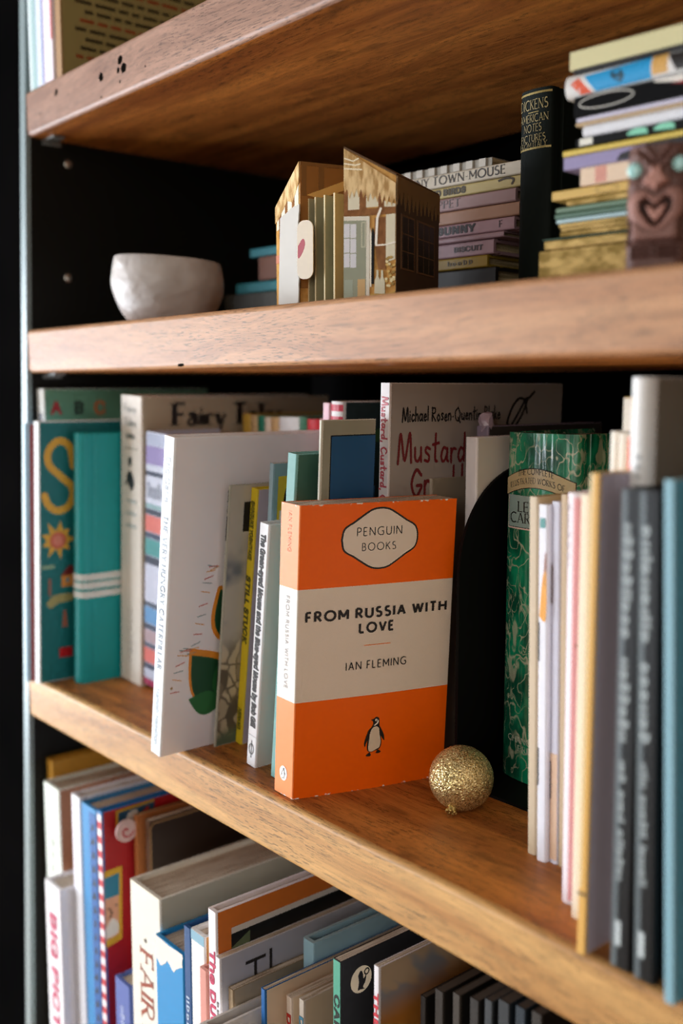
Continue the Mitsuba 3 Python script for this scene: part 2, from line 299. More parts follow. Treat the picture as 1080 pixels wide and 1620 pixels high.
# ---------------------------------------------------------------- books
class Book:
    """Local frame: x across the spine, y into the shelf, z up. Leans sideways about its lower edge."""
    def __init__(s, kind, label, x, y, t, h, lean=0, d=.15, col='#ffffff', z=0.8058, yaw=0, yawd=None, style='hard', cover=None, pages='mat_pages',
                 group=None, cat='book', bow=0., mat_=None, round_=None, flat=None, rough=.5, spec=.4, inset=None, edge=None):
        s.t, s.h, s.d, s.bow, s.style = t, h, d, bow, style
        a = math.radians(yaw); b = math.radians(yaw if yawd is None else yawd); l = math.radians(lean)
        u = np.array([math.cos(a), math.sin(a), 0]); v = np.array([-math.sin(b), math.cos(b), 0])
        if flat is None:
            s.U = u * math.cos(l) - np.array([0, 0, math.sin(l)]); s.V = v; s.W = u * math.sin(l) + np.array([0, 0, math.cos(l)])
            s.O = np.array([x, y, z + (t * math.sin(l) if l > 0 else 0) + .0001])
        else:   # lying on its side, spine to the front, its head to the left
            s.W = -u; s.U = np.array([0, 0, 1.]); s.V = v
            s.O = np.array([x, y, z]) + h * u
        s.rb = 0. if style != 'round' else (round_ or min(t * .3, .007))
        s.key = thing(kind, label, cat, group)
        m = mat_ or mat(col, rough, spec)
        c = {'hard': min(.0022, t * .22), 'soft': min(.0005, t * .2), 'mag': min(.0004, t * .25), 'round': min(.0018, t * .2)}[style]
        r = min({'hard': .0012, 'soft': .0006, 'mag': .0012, 'round': .001}[style], t * .42)
        ins = inset if inset is not None else {'hard': .003, 'soft': .0002, 'mag': .0002, 'round': .003}[style]
        out = box(0, s.rb, t, d).buffer(-r).buffer(r, quad_segs=4)
        if style == 'round':
            e = affinity.scale(Point(0, 0).buffer(1, quad_segs=10), t / 2, s.rb + .0004)
            out = union_all([box(0, s.rb, t, d).buffer(-.0003).buffer(.0003), affinity.translate(e, t / 2, s.rb)])
        gap = {'hard': .003, 'soft': .0006, 'mag': .0006, 'round': .003}[style]
        cut = box(c, s.rb + c * 1.3, t - c, d + 1)
        shell = out.difference(cut)
        if style in ('hard', 'round') and t > .006 and not cover:
            for xx in (t, 0):
                shell = shell.difference(affinity.translate(affinity.scale(Point(0, 0).buffer(1, quad_segs=4), c * .45, .0022), xx, s.rb + .0065))
        if bow: shell = shell.segmentize(.004)
        mesh = mapped(extrude(shell, h), s.pt)
        if mat_ == 'mat_band':
            lo = extrude(shell, h).vertices
            uv = np.stack([np.where((lo[:, 1] < .0004), -1., lo[:, 1] / d), lo[:, 2] / h], 1)
            v_, f_ = mesh.vertices, mesh.faces      # each face its own corners, so that the painted tone changes at the spine's edge
            loc = lo[f_]; side = np.where(loc[:, :, 1].max(1) < .0012, -1., 1.)
            uvf = np.stack([np.repeat(side, 3), (loc[:, :, 2] / h).ravel()], 1)
            mesh = trimesh.Trimesh(v_[f_].reshape(-1, 3), np.arange(len(f_) * 3).reshape(-1, 3), process=False)
            obj('cover', mesh, m, s.key, uv=uvf)
        else:
            obj('cover', mesh, m, s.key, smooth=35)
        if t > 2.4 * c and pages:
            pb = box(c + .00005, s.rb + c * 1.3 + .0002, t - c - .00005, d - gap)
            if bow: pb = pb.segmentize(.004)
            pm = extrude(pb, h - 2 * ins); pm.apply_translation([0, 0, ins])
            obj('page_block', mapped(pm, s.pt), pages, s.key)
        if cover:
            cm = extrude(box(.0014 + s.rb, .0004, d - .0003, h - .0004), .00012)
            cm = mapped(cm, lambda p: s.pt(np.stack([t + p[:, 2], p[:, 0], p[:, 1]], 1)))
            obj('cover_print', cm, cover if cover.startswith('mat_') else mat(cover, rough, spec), s.key)
    def pt(s, p):
        p = np.asarray(p, float)
        x, y, z = p[:, 0], p[:, 1], p[:, 2]
        x = x + s.bow * np.sin(np.clip(y / s.d, 0, 1) * math.pi) * np.clip(1.1 - z / s.h, 0, 1)
        return s.O + x[:, None] * s.U + y[:, None] * s.V + z[:, None] * s.W
    def spine(s, g, m, name='spine_print', layer=1, label=None):
        """g in (across, up) on the spine."""
        e = .00010 * layer
        mesh = extrude(g, .00008)
        if s.rb: mesh = mesh.subdivide_to_size(.004)
        def fn(p):
            y = np.zeros(len(p))
            if s.rb: y = s.rb - s.rb * np.sqrt(np.clip(1 - ((p[:, 0] - s.t / 2) / (s.t / 2)) ** 2, 0, 1)) - .0004
            return s.pt(np.stack([p[:, 0], y - e - .00008 + p[:, 2], p[:, 1]], 1))
        return obj(name, mapped(mesh, fn), m, s.key, label=label)
    def cover(s, g, m, name='cover_print', layer=2, label=None):
        """g in (into the shelf, up) on the right-hand cover."""
        e = .00012 * layer
        mesh = extrude(g, .00008)
        if s.bow: mesh = mesh.subdivide_to_size(.006)
        return obj(name, mapped(mesh, lambda p: s.pt(np.stack([s.t + e + p[:, 2], p[:, 0], p[:, 1]], 1))), m, s.key, label=label)
    def spine_text(s, text, z, size, col, style='sans', length=None, at=.5, name='spine_lettering', slant=0, up=False, **k):
        g, w = letters(text, style, slant=slant, **k)
        sx = length / w if length else size
        g = affinity.scale(affinity.translate(g, 0, -.45), sx, size, origin=(0, 0))
        g = affinity.rotate(g, 90 if up else -90, origin=(0, 0))
        return s.spine(affinity.translate(g, s.t * at, z), mat(col, .5), name, 3)
    def spine_line(s, text, z, size, col, style='sans', x=None, length=None, name='spine_lettering', **k):   # reads across the spine
        g, w = letters(text, style, **k)
        sx = length / w if length else size
        g = affinity.scale(g, sx, size, origin=(0, 0))
        return s.spine(affinity.translate(g, (s.t - sx * w) / 2 if x is None else x, z), mat(col, .5), name, 3)
    def cover_text(s, text, y, z, size, col, style='sans', length=None, name='cover_lettering', **k):
        g, w = letters(text, style, **k)
        sx = length / w if length else size
        g = affinity.scale(g, sx, size, origin=(0, 0))
        return s.cover(affinity.translate(g, y, z), mat(col, .5), name, 4)

def R(x0, z0, x1, z1): return box(min(x0, x1), min(z0, z1), max(x0, x1), max(z0, z1))
def blob(pts): return Polygon(catmull(list(pts) + [pts[0]])).buffer(0)

# ---------------------------------------------------------------- the room
BACK, LEFT, RIGHT, FRONT, CEIL, FLOOR = .325, -2.3, 2.6, -2.1, 2.3, -.30
struct('floor', bx(LEFT - .1, RIGHT + .1, FRONT - .1, BACK + .1, FLOOR - .05, FLOOR), 'mat_floor')
struct('ceiling', bx(LEFT - .1, RIGHT + .1, FRONT - .1, BACK + .1, CEIL, CEIL + .05), 'mat_plaster')
struct('wall_back', bx(LEFT - .1, RIGHT + .1, BACK, BACK + .1, FLOOR, CEIL), 'mat_dark_wall')
struct('wall_right', bx(RIGHT, RIGHT + .1, FRONT - .1, BACK, FLOOR, CEIL), 'mat_plaster')
# windows, the last an added fill light: (wall, from, to, sill, head, light) measured along the wall
WIN = [('left', -1.95, -.55, .06, 1.45, WINDOW_LIGHT), ('front', -2.2, -1.15, .06, 1.45, WINDOW_LIGHT), ('front', .95, 2.2, .85, 2.1, FILL_LIGHT)]
def on_wall(side, m):      # sheet (along, up, outward) to the wall
    p = np.asarray(m.vertices)
    m.vertices = np.stack([LEFT - p[:, 2], p[:, 0], p[:, 1]], 1) if side == 'left' else np.stack([p[:, 0], FRONT - p[:, 2], p[:, 1]], 1)
    m.fix_normals(); return m
for side, g in (('left', box(FRONT - .1, FLOOR, BACK, CEIL)), ('front', box(LEFT, FLOOR, RIGHT, CEIL))):
    for w_, x0, x1, z0, z1, L in WIN:
        if w_ == side: g = g.difference(box(x0, z0, x1, z1))
    struct('wall_' + side, on_wall(side, extrude(g, .1)), 'mat_plaster')
for i, (side, x0, x1, z0, z1, L) in enumerate(WIN):
    k = 'window_%d' % (i + 1); labels[k] = {'kind': 'structure'}
    fr = box(x0, z0, x1, z1); xm = (x0 + x1) / 2
    panes = [(x0 + .05, xm - .025), (xm + .025, x1 - .05)]
    for a, b in panes: fr = fr.difference(box(a, z0 + .05, b, z1 - .05))
    fm = extrude(fr, .05); fm.vertices[:, 2] += .02; struct('window_frame', on_wall(side, fm), mat('#e6e2da', .4), k)
    for a, b in panes:
        c4 = [(a, z0 + .05), (b, z0 + .05), (b, z1 - .05), (a, z1 - .05)]
        v4 = [(LEFT - .045, p[0], p[1]) for p in c4] if side == 'left' else [(p[0], FRONT - .045, p[1]) for p in c4]
        q = trimesh.Trimesh(v4, [[0, 1, 2], [0, 2, 3]] if side == 'left' else [[0, 2, 1], [0, 3, 2]], process=False)
        key = struct('window_pane', q, mat('#202020', .3), k)
        scene[key]['emitter'] = {'type': 'area', 'radiance': {'type': 'rgb', 'value': list(L)}}

# ---------------------------------------------------------------- the bookcase
A0, A1, B1, B0, C1, C0, S4 = 1.2503, 1.2851, 1.0960, 1.0611, .8058, .7705, .46
case = thing('bookcase', 'tall wooden bookcase of thick reddish boards between dark metal-edged uprights', 'bookcase')
def front(z): return .0312 * (z - 1.0687)         # the case leans back a little
DEPTH = .30
def board(z0, z1, y0):
    r = .0035
    prof = box(y0, z0, DEPTH, z1).buffer(-r).buffer(r, quad_segs=5)
    m = extrude(prof, 1.30); v = m.vertices
    m.vertices = np.stack([v[:, 2], v[:, 0], v[:, 1]], 1)
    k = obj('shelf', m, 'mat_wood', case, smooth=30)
    for hx, hz, r in NAIL + [(.2352, 1.0634, .0011), (.2375, 1.0632, .0014), (.2400, 1.0636, .0010)]:        # old nail and worm holes
        if z0 < hz < z1:
            g = Polygon([(hx + 1.1 * r * rng.uniform(.7, 1.1) * math.cos(a), hz + r * rng.uniform(.7, 1.1) * math.sin(a)) for a in np.linspace(0, 2 * math.pi, 15)[:-1]])
            q = extrude(g.intersection(box(-1, z0 + .0036 if hz > z0 + .0036 else hz - .001, 2, z1 - .0036)), .0003); v = q.vertices; q.vertices = np.stack([v[:, 0], y0 - .00012 + v[:, 2], v[:, 1]], 1); q.fix_normals()
            obj('nail_hole', q, 'mat_hole', k)
    return k
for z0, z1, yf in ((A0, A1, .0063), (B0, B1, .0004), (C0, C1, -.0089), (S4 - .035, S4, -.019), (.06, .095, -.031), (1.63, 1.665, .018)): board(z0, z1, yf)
def upright(x0, x1):
    p = Polygon([(front(-.3) + .001, -.2998), (DEPTH, -.2998), (DEPTH, 1.9), (front(1.9) + .001, 1.9)])
    body = affinity.translate(p, .0025, 0).intersection(box(-1, -.3, DEPTH, 2))
    m = extrude(body, x1 - x0); v = m.vertices; m.vertices = np.stack([x0 + v[:, 2], v[:, 0], v[:, 1]], 1)
    k = obj('upright', m, mat('#131411', .5, .2), case)
    e = Polygon([(front(-.3) - .001, -.2998), (front(-.3) + .0033, -.2998), (front(1.9) + .0033, 1.9), (front(1.9) - .001, 1.9)])
    m = extrude(e, x1 - x0); v = m.vertices; m.vertices = np.stack([x0 + v[:, 2], v[:, 0], v[:, 1]], 1)
    obj('edge_strip', m, mat('#7f8e90', .4, .4, .1), k, label='pale blue-grey metal edge strip')
upright(-.0105, -.0003); upright(1.3003, 1.3105)
for y, z in ((.0410, 1.2334), (.0379, 1.1403)):
    s = trimesh.creation.icosphere(3, .0036); s.vertices *= [.35, 1, 1]; s.apply_translation([.0002, y, z])
    slot = bx(.0009, .002, y - .003, y + .003, z - .0004, z + .0004)
    obj('screw', trimesh.util.concatenate([s]), mat('#d9d6d0', .25, .5, .9), case, smooth=40, label='small steel screw head')
for zt, yb in ((A0, .0185), (B0, .0125), (C0, .01)):
    m = trimesh.util.concatenate([bx(0, .0016, yb, yb + .016, zt - .0045, zt - .0002), bx(0, .022, yb, yb + .0095, zt - .0022, zt - .0002)])
    obj('shelf_bracket', m, mat('#8f9596', .35, .5, .5), case, label='grey metal bracket under a shelf')

# ---------------------------------------------------------------- middle shelf: the orange paperback and what stands round it
p = Book('paperback', 'orange paperback with a pale middle band and a small penguin, beside the gold ball', .3392, -.0018, .0178, .1765, 2.94, d=.1015, yaw=0, yawd=-17.3,
         style='soft', mat_='mat_band', bow=.0016, pages='mat_pages')
INK = '#14100f'
top, bot = .1549 + .0178, .1373
def badge(g0=0.):
    cx, cy = .0506, .1551
    pts = [(-.0242, 0), (-.0225, .0062), (-.0165, .0100), (-.0115, .0133), (-.0055, .0168), (.0, .0177), (.0055, .0168), (.0115, .0133), (.0165, .0100), (.0225, .0062), (.0242, 0)]
    full = [(cx + a, cy + b) for a, b in pts] + [(cx - a, cy - b) for a, b in pts[1:-1]]
    return blob(full)
bd = badge()
p.cover(bd.buffer(.0008), mat(INK), 'badge_outline', 2)
p.cover(bd.buffer(-.0002), mat('#dccbb8', .42), 'badge', 3, 'pale four-lobed badge with a black outline')
p.cover_text('PENGUIN', .0357, .1571, .0048, INK, 'gill', .0304, weight=.058, track=.12)
p.cover_text('BOOKS', .0391, .1482, .0044, INK, 'gill', .0232, weight=.058, track=.12)
p.cover_text('FROM RUSSIA WITH', .0054, .1080, .0055, INK, 'gill', .0938, weight=.118, track=.05)
p.cover_text('LOVE', .0391, .0989, .0054, INK, 'gill', .0242, weight=.118, track=.05)
p.cover(R(.0423, .0905, .0596, .0909), mat('#e2711f'), 'rule')
p.cover_text('IAN FLEMING', .0311, .0765, .0046, INK, 'gill', .0411, weight=.06, track=.14)
def bird(cx, cz, s):       # the seabird emblem; s = its height
    q = lambda pts: [(cx + (a - 552) * s / 670, cz + (585 - b) * s / 670) for a, b in pts]
    body = blob(q([(470, 288), (520, 280), (570, 250), (615, 265), (632, 310), (634, 400), (660, 450), (715, 560), (735, 670), (700, 640), (665, 590), (680, 700), (660, 790), (620, 820), (560, 835), (490, 850), (440, 830), (418, 760), (425, 640), (395, 700), (378, 752), (365, 690), (390, 590), (440, 470), (500, 410), (520, 350), (508, 310)]))
    feet = union_all([blob(q([(470, 850), (490, 905), (450, 922), (402, 905), (430, 880)])), blob(q([(610, 815), (670, 862), (630, 888), (585, 878), (600, 850)]))])
    belly = blob(q([(575, 408), (625, 450), (640, 560), (662, 690), (640, 780), (570, 815), (490, 842), (440, 800), (450, 640), (470, 500), (520, 425)]))
    cheek = blob(q([(615, 295), (612, 350), (560, 390), (530, 388), (580, 350), (600, 315)]))
    eye = Point(q([(572, 300)])[0]).buffer(s * .033).difference(Point(q([(576, 303)])[0]).buffer(s * .014))
    return union_all([body, feet]), belly, union_all([cheek, eye])
b_, w_, f_ = bird(.0512, .0330, .0243)
em = p.cover(b_, mat(INK), 'seabird_emblem', 2, 'black and cream seabird emblem')
p.cover(w_, mat('#d8c5ab', .45), 'emblem_belly', 3); p.cover(f_, mat('#eadfd0', .45), 'emblem_face', 3)
p.spine_text('IAN FLEMING', .1722, .0030, '#d08a5c', 'gill', .0245, at=.5, weight=.05, track=.1)
p.spine_text('FROM RUSSIA WITH LOVE', .1222, .0030, '#8b8583', 'gill', .0565, at=.5, weight=.05, track=.1)
p.spine(affinity.scale(Point(0, 0).buffer(1), .0036, .0046).__class__(affinity.translate(affinity.scale(Point(0, 0).buffer(1), .0036, .0046), .009, .0137)), mat('#ece6de'), 'spine_badge', 2)
b_, w_, f_ = bird(.0092, .0137, .0068)
p.spine(b_, mat('#4a464a'), 'spine_emblem', 3); p.spine(w_, mat('#ece6de'), 'spine_emblem_belly', 4)

# left end of the shelf
b = Book('alphabet_book', 'green book with the letters A B C, nearest the left upright', .0002, .0065, .0125, .242, 0, d=.16, col='#e9e7e2', cover='#5f8f74')
b.cover_text('A', .0060, .2213, .0102, '#a31f2c', 'bold'); b.cover_text('B', .0265, .2213, .0102, '#16231f', 'bold'); b.cover_text('C', .0452, .2209, .0108, '#b9622e', 'bold')
b.spine(R(.003, .214, .010, .222), mat('#7c7f88'), 'spine_print')
b = Book('picture_book', 'thin pale-blue picture book jutting out farthest past the left end of the shelf', .0130, -.0180, .0036, .2150, 4, d=.12, col='#a9cbe0', style='mag')
b = Book('picture_book', 'thin dark-red picture book between a pale-blue one and the teal story book', .0168, -.0145, .0030, .2140, 4, d=.13, col='#8a2a2c', style='mag')
b = Book('story_book', 'teal story book with a yellow letter S and a sun on its cover, white spine', .0208, -.0130, .0088, .2165, 4, d=.125, col='#eef1f1', cover='#0f6a6c', style='hard')
yel, red_ = mat('#d9a53a'), mat('#c9604a')
b.cover(LineString(catmull([(.0300, .1800), (.0265, .1960), (.0170, .2010), (.0085, .1930), (.0090, .1820), (.0190, .1720), (.0290, .1620), (.0270, .1490), (.0170, .1440), (.0085, .1490), (.0050, .1570)], 8)).buffer(.0030), yel, 'letter_s', 3, 'curly yellow letter S')
sun = [(.0160 + r * math.cos(a) * 1., .1200 + r * math.sin(a)) for k in range(18) for r, a in [((.0085 if k % 2 else .0155) * (1.0 + .12 * math.sin(k * 2.3)), k * math.pi / 9)]]
b.cover(Polygon(sun), yel, 'sun_rays', 3, 'yellow sun with jagged rays')
b.cover(affinity.scale(Point(.0165, .1195).buffer(1), .0070, .0070), red_, 'sun_face', 4); b.cover(affinity.scale(Point(.0165, .1195).buffer(1), .0045, .0045), mat('#d9806c'), 'sun_face', 5)
b.cover(R(.0025, .0965, .0135, .0995), mat('#86a284'), 'cloud', 3)
b.cover(Polygon([(.0195, .0800), (.030, .0800), (.030, .0900), (.0195, .0900)]), mat('#d38a3a'), 'house', 3, 'small orange house with a dark roof')
b.cover(Polygon([(.0185, .0895), (.0255, .0975), (.031, .0975), (.031, .0895)]), mat('#6b2020'), 'house_roof', 4); b.cover(R(.0235, .0835, .0260, .0875), mat('#3b7f98'), 'house_window', 4)
b.cover(R(.0080, .074, .0105, .088), mat('#8c5a46'), 'tree_trunk', 3); b.cover(blob([(.006, .067), (.013, .0735), (.029, .0735), (.029, .068), (.017, .0665), (.010, .063)]), mat('#a39a63'), 'hill', 3)
b.cover(Polygon([(.0200, .0455), (.0250, .0455), (.0235, .0600), (.0212, .0600)]), mat('#9c5b45'), 'figure', 3); b.cover(R(.0175, .0195, .0290, .0280), mat('#b3141c'), 'red_tag', 3, 'small red panel')

n = Book('notebook', 'smooth teal notebook held shut by pale elastic bands', .0375, .0120, .0158, .2068, 3.46, d=.14, col='#0b8c8a', style='round', yawd=.5, pages='mat_pages', round_=.006, rough=.45)
for z in (.0870, .0800, .0725):
    o = box(0, .006, n.t, n.d).buffer(.0011); 
    e = affinity.translate(affinity.scale(Point(0, 0).buffer(1, quad_segs=10), n.t / 2 + .0009, .0068), n.t / 2, .006)
    g = union_all([o, e]); m = extrude(g.difference(g.buffer(-.0009)), .0052); m.apply_translation([0, 0, z])
    obj('elastic_band', mapped(m, n.pt), mat('#cfcdc4', .8), n.key, smooth=30, label='pale elastic band')

b = Book('fairy_tale_book', 'thick cream book, black serif title on its cover, behind the teal notebook', .0570, .0470, .0330, .2362, 3.0, d=.19, col='#ddd3c6', cover='#a8987f', style='hard')
b.cover_text('Fairy Tales', .0300, .2130, .0175, '#17120f', 'roman', .1120, weight=.13, track=-.2)
for z, s, w in ((.2230, .0062, .020), (.2120, .0062, .020), (.2020, .0040, .014)): b.spine_line({.2230: 'Fairy', .2120: 'Tales', .2020: 'abcdef'}[z], z, s, '#55605c', 'roman' if z > .205 else 'greek', length=w)
b.spine(R(.005, .1935, .028, .1943), mat('#6a6f6a')); b.spine(union_all([blob([(.013, .186), (.018, .187), (.017, .180), (.013, .181)]), blob([(.010, .172), (.016, .176), (.022, .168), (.019, .160), (.012, .166)]), LineString([(.012, .170), (.008, .164)]).buffer(.0008)]), mat('#1c1a19'), 'sketch', 2)
for z in (.150, .140, .130): b.spine(R(.009, z, .026, z + .0025), mat('#a4aaa6'))
b.spine_text('abcdefgh', .062, .0055, '#b5aca2', 'greek', .046)

STRIPES = [(.196, .206, '#a9b0c8'), (.181, .196, '#8f80b4'), (.176, .181, '#c5cadb'), (.172, .176, '#262b44'), (.150, .172, '#c9cddd'), (.146, .150, '#7fa3a5'), (.141, .146, '#242a40'), (.127, .141, '#d26a5e'), (.122, .127, '#2a3350'),
           (.108, .122, '#3f8d8c'), (.101, .108, '#242a40'), (.070, .101, '#c3c6d8'), (.066, .070, '#2b3347'), (.052, .066, '#5b8fc0'), (.047, .052, '#2b2f49'), (.036, .047, '#a98f95'), (.032, .036, '#2b2f49'), (.019, .032, '#d2645a'), (.014, .019, '#2b2f49'), (.006, .014, '#b9bed2'), (.0, .006, '#a32b55')]
b = Book('striped_book', 'thick book with a spine of many coloured stripes, behind the leaning white book', .0905, .0500, .0480, .2066, 3.6, d=.068, col='#b9bed2', style='hard')
for z0, z1, c in STRIPES: b.spine(R(.0006, z0, .0474, z1 - .0006), mat(c), 'stripe', 1)
b.spine_line('abcdefghi', .154, .013, '#4b4f62', 'greek', x=.004, length=.040)
b = Book('small_book', 'small cream book with a green cover, its top just visible behind the white cover', .1400, .062, .0260, .2035, 3, d=.05, col='#e6d4ca', cover='#58855f')
# the back row, only their tops in sight
x = .1130
for w, c, hh, nm in ((.0115, '#c9a23f', .2215, 'mustard-yellow'), (.0100, '#cdae80', .2205, 'tan'), (.0095, '#1f7d63', .2205, 'dark green'), (.0080, '#e6d6c4', .2195, 'cream'), (.0105, '#c79f6c', .2195, 'light brown'),
                     (.0270, '#dcd8d6', .2200, 'wide greyish white'), (.0095, '#2f6b4c', .2205, 'bottle green'), (.0150, '#c2202b', .2190, 'bright red'), (.0165, '#d7a3a0', .2195, 'dusty pink')):
    b = Book('small_book', 'small %s book in the back row, above the leaning white cover' % nm, x, .134, w - .0005, hh, .2, d=.12, col=c, style='round', round_=.002, group='row of small books at the back'); x += w

# the leaning white picture book
v = Book('picture_book', 'glossy white hardback leaning right and jutting past the shelf edge, green leaves on its cover', .2314, -.0250, .0128, .2135, 7.1, d=.20, col='#eceef0', rough=.3, cover='#e6e1e4')
v.spine_text('Eric Carle', .2010, .0052, '#9aa4ad', 'sans', .030)
v.spine_text('THE VERY HUNGRY CATERPILLAR', .1625, .0050, '#56646f', 'roman', .104, weight=.10)
v.spine_text('Hamish Hamilton', .0465, .0046, '#a9bac4', 'sans', .040)
lf, of = mat('#1c4a2e', .4), mat('#d98a2b', .4)
def leaf(x0, z0, L, wd, ang):
    q = [(t_ * L, wd * math.sin(math.pi * t_ ** .8) ) for t_ in np.linspace(0, 1, 12)]
    g = Polygon(q + [(a_, -b_) for a_, b_ in q[::-1]])
    return affinity.translate(affinity.rotate(g, ang, origin=(0, 0)), x0, z0)
v.cover(union_all([leaf(.052, .030, .050, .0155, 128).buffer(.0028), leaf(.056, .072, .042, .0125, 112).buffer(.0024)]), of, 'leaf_rim', 2)
v.cover(leaf(.050, .030, .048, .0150, 128), lf, 'leaf_patch', 3); v.cover(leaf(.054, .026, .046, .0140, 96), mat('#2c6a3a', .4), 'leaf_patch', 4); v.cover(leaf(.056, .072, .042, .0120, 112), lf, 'leaf_patch', 3); v.cover(leaf(.044, .028, .026, .0085, 160), mat('#2c6a3a', .4), 'leaf_patch', 4)
for k in range(26):
    t_ = k / 25.; cx, cz = (.012 + .026 * t_, .044 + .078 * t_ + .012 * math.sin(9 * t_))
    v.cover(LineString([(cx, cz), (cx - .0065, cz + .002 * math.sin(k * 1.7))]).buffer(.0003), mat(('#b5473c', '#c98a3a', '#6f8a92')[k % 3]), 'ink_dash', 2)
v.cover(blob([(.0050, .0475), (.0062, .0485), (.0072, .0470), (.0060, .0463)]), mat('#a07f57'), 'stain', 2)

b = Book('booklet', 'stapled booklet with cloudy sky and rocks on its cover, left of a yellow spine', .2490, .0135, .0016, .1816, 7.2, d=.10, col='#a8a595', style='mag', cover='mat_cloud_picture')
for z in (.044, .145): b.spine(R(.0003, z, .0010, z + .016), mat('#2b2724'), 'staple', 2, 'dark staple')
b.spine_text('abcdefgh', .178, .0010, '#1f1d1b', 'greek', .016); b.cover(R(.012, .150, .017, .170), mat('#161413'), 'black_bar', 3)
b = Book('story_book', 'yellow-spined story book just left of the narrow white one', .2517, .0295, .0072, .1787, 7.2, d=.058, col='#cfb51f', cover='#b9aeb9')
b.spine_text('SHINSUKE YOSHITAKE', .1705, .0036, '#4d4a17', 'bold', .040, slant=8)
b.spine_text('STILL STUCK', .1200, .0046, '#3f3d14', 'bold', .047, slant=8)
b.spine_text('ABRAMS', .026, .0036, '#4d4a17', 'bold', .016)
b = Book('story_book', 'narrow white hardback with bold slanted black lettering on its spine, left of the orange paperback', .2910, .0113, .0100, .1603, 6.3, d=.10, col='#e6e6e8', cover='#d6cfc9', rough=.35)
b.spine_text('The Green-eyed Mouse and the Blue-eyed Mouse by Bob Gill', .1535, .0044, '#23211f', 'black', .127, slant=10)
b.spine(R(.0004, .0205, .0096, .0208), mat('#9a9a9c'))
b.spine(union_all([affinity.scale(Point(.005, .0115).buffer(1), .0026, .0038).difference(affinity.scale(Point(.005, .0115).buffer(1), .0020, .0031)), box(.0047, .0055, .0053, .0175)]), mat('#3c3b3a'), 'ring_mark', 2)
b = Book('story_book', 'slim steel-blue book with a yellow and black picture, top visible above the narrow white hardback', .2838, .0250, .0040, .1962, 5.0, d=.064, col='#8aa3ad', cover='#7c979b', style='soft')
b.cover(R(.0042, .155, .016, .188), mat('#c8ac2f'), 'picture', 3); b.cover(blob([(.006, .160), (.016, .158), (.016, .184), (.0105, .180), (.0085, .170)]), mat('#171512'), 'picture', 4); b.cover(R(.006, .1585, .0095, .1660), mat('#d9d4c6'), 'barcode', 5)
b = Book('picture_book', 'green picture book with a pale teal spine and a blue picture, behind the orange paperback', .3185, .0105, .0092, .2049, 5.6, d=.050, col='#70a49e', cover='#386152')
b.cover(R(.0187, .120, .064, .1838), mat('#141d26'), 'picture_border', 3); b.cover(R(.0194, .120, .063, .1828), mat('#15557e'), 'picture', 4, 'blue picture panel'); b.cover(blob([(.034, .160), (.043, .179), (.060, .180), (.060, .150)]), mat('#3f8bb0'), 'picture_wave', 5)
b = Book('picture_book', 'slim greyish tan picture book with a dark blue panel, above the green picture book', .3450, .0200, .0022, .2242, 3.0, d=.0425, col='#c9c4b2', cover='#93907c', style='soft')
b.cover(R(.0070, .150, .0420, .2152), mat('#0c1a24'), 'picture_border', 3); b.cover(R(.0076, .150, .0420, .2145), mat('#1b4f78'), 'picture', 4)
b = Book('small_book', 'small book with a plain pink spine beside a red and white striped one', .2660, .0900, .0076, .2325, 2, d=.09, col='#d9a9b3')
b = Book('small_book', 'small book with a red and white striped spine and a dark green cover', .2740, .0900, .0128, .2335, 2, d=.07, col='#d8d2cf', cover='#0f2322', style='round', round_=.002)
for z in (.2315, .2235, .2150, .2060): b.spine(R(0.0002, z - .0046, .0126, z), mat('#b8293c'), 'red_stripe', 1)
b.cover(blob([(.022, .206), (.030, .214), (.044, .2145), (.052, .206)]), mat('#26441f'), 'hill', 3)
mu = Book('poetry_book', 'tall white paperback with red and black brush-written lettering on its cover', .3540, .0650, .0084, .2456, 1.4, d=.165, col='#d9d2d0', cover='#9a9088', style='soft')
mu.cover_text('Michael Rosen*Quentin Blake', .0105, .2222, .0085, '#15100f', 'hand', .0900, weight=.062)
mu.cover_text('Mustard,', .0075, .1965, .0180, '#6d1d20', 'hand', .0660, weight=.052); mu.cover_text('Custard', .0830, .1965, .0180, '#6d1d20', 'hand', .060, weight=.062)
mu.cover_text('Grumble', .0190, .1760, .0170, '#6d1d20', 'hand', .0560, weight=.062)
mu.cover(union_all([LineString(catmull([(.117 + .010 * math.cos(a), .226 + .010 * math.sin(a * 1.3)) for a in np.linspace(0, 9, 14)])).buffer(.0009), LineString([(.126, .234), (.134, .240)]).buffer(.001)]), mat('#1d1816'), 'ink_sketch', 3)
mu.spine_text('Mustard, Custard, Grumble', .2370, .0052, '#b5505a', 'hand', .085, weight=.075)
b = Book('story_book', 'small tan paperback standing in front of the red-lettered cover, behind the orange paperback', .3650, .1000, .0030, .1862, .4, d=.06, col='#9c907f', style='mag', cover='#8a7e6c')
b = Book('picture_book', 'narrow white hardback just left of the black bookend', .3895, .1080, .0094, .2128, .2, d=.06, col='#e4dfe0', cover='#cfc6bb')
b.spine_text('KEY', .118, .0045, '#6d6769', 'roman', .014)
b = Book('story_book', 'dark book whose crumpled lilac jacket corner shows above a narrow white spine', .3735, .1350, .0100, .2185, .2, d=.12, col='#8d7f92', cover='#3c3733')
m = trimesh.creation.icosphere(1, .0062); m.vertices = m.vertices * [.8, .8, 1] + nrng.normal(0, .0007, m.vertices.shape)
m.apply_translation(b.pt([[.006, .003, .2215]])[0]); obj('crumpled_corner', m, mat('#b9a5b4', .25, .6), b.key, label='crumpled lilac jacket corner')

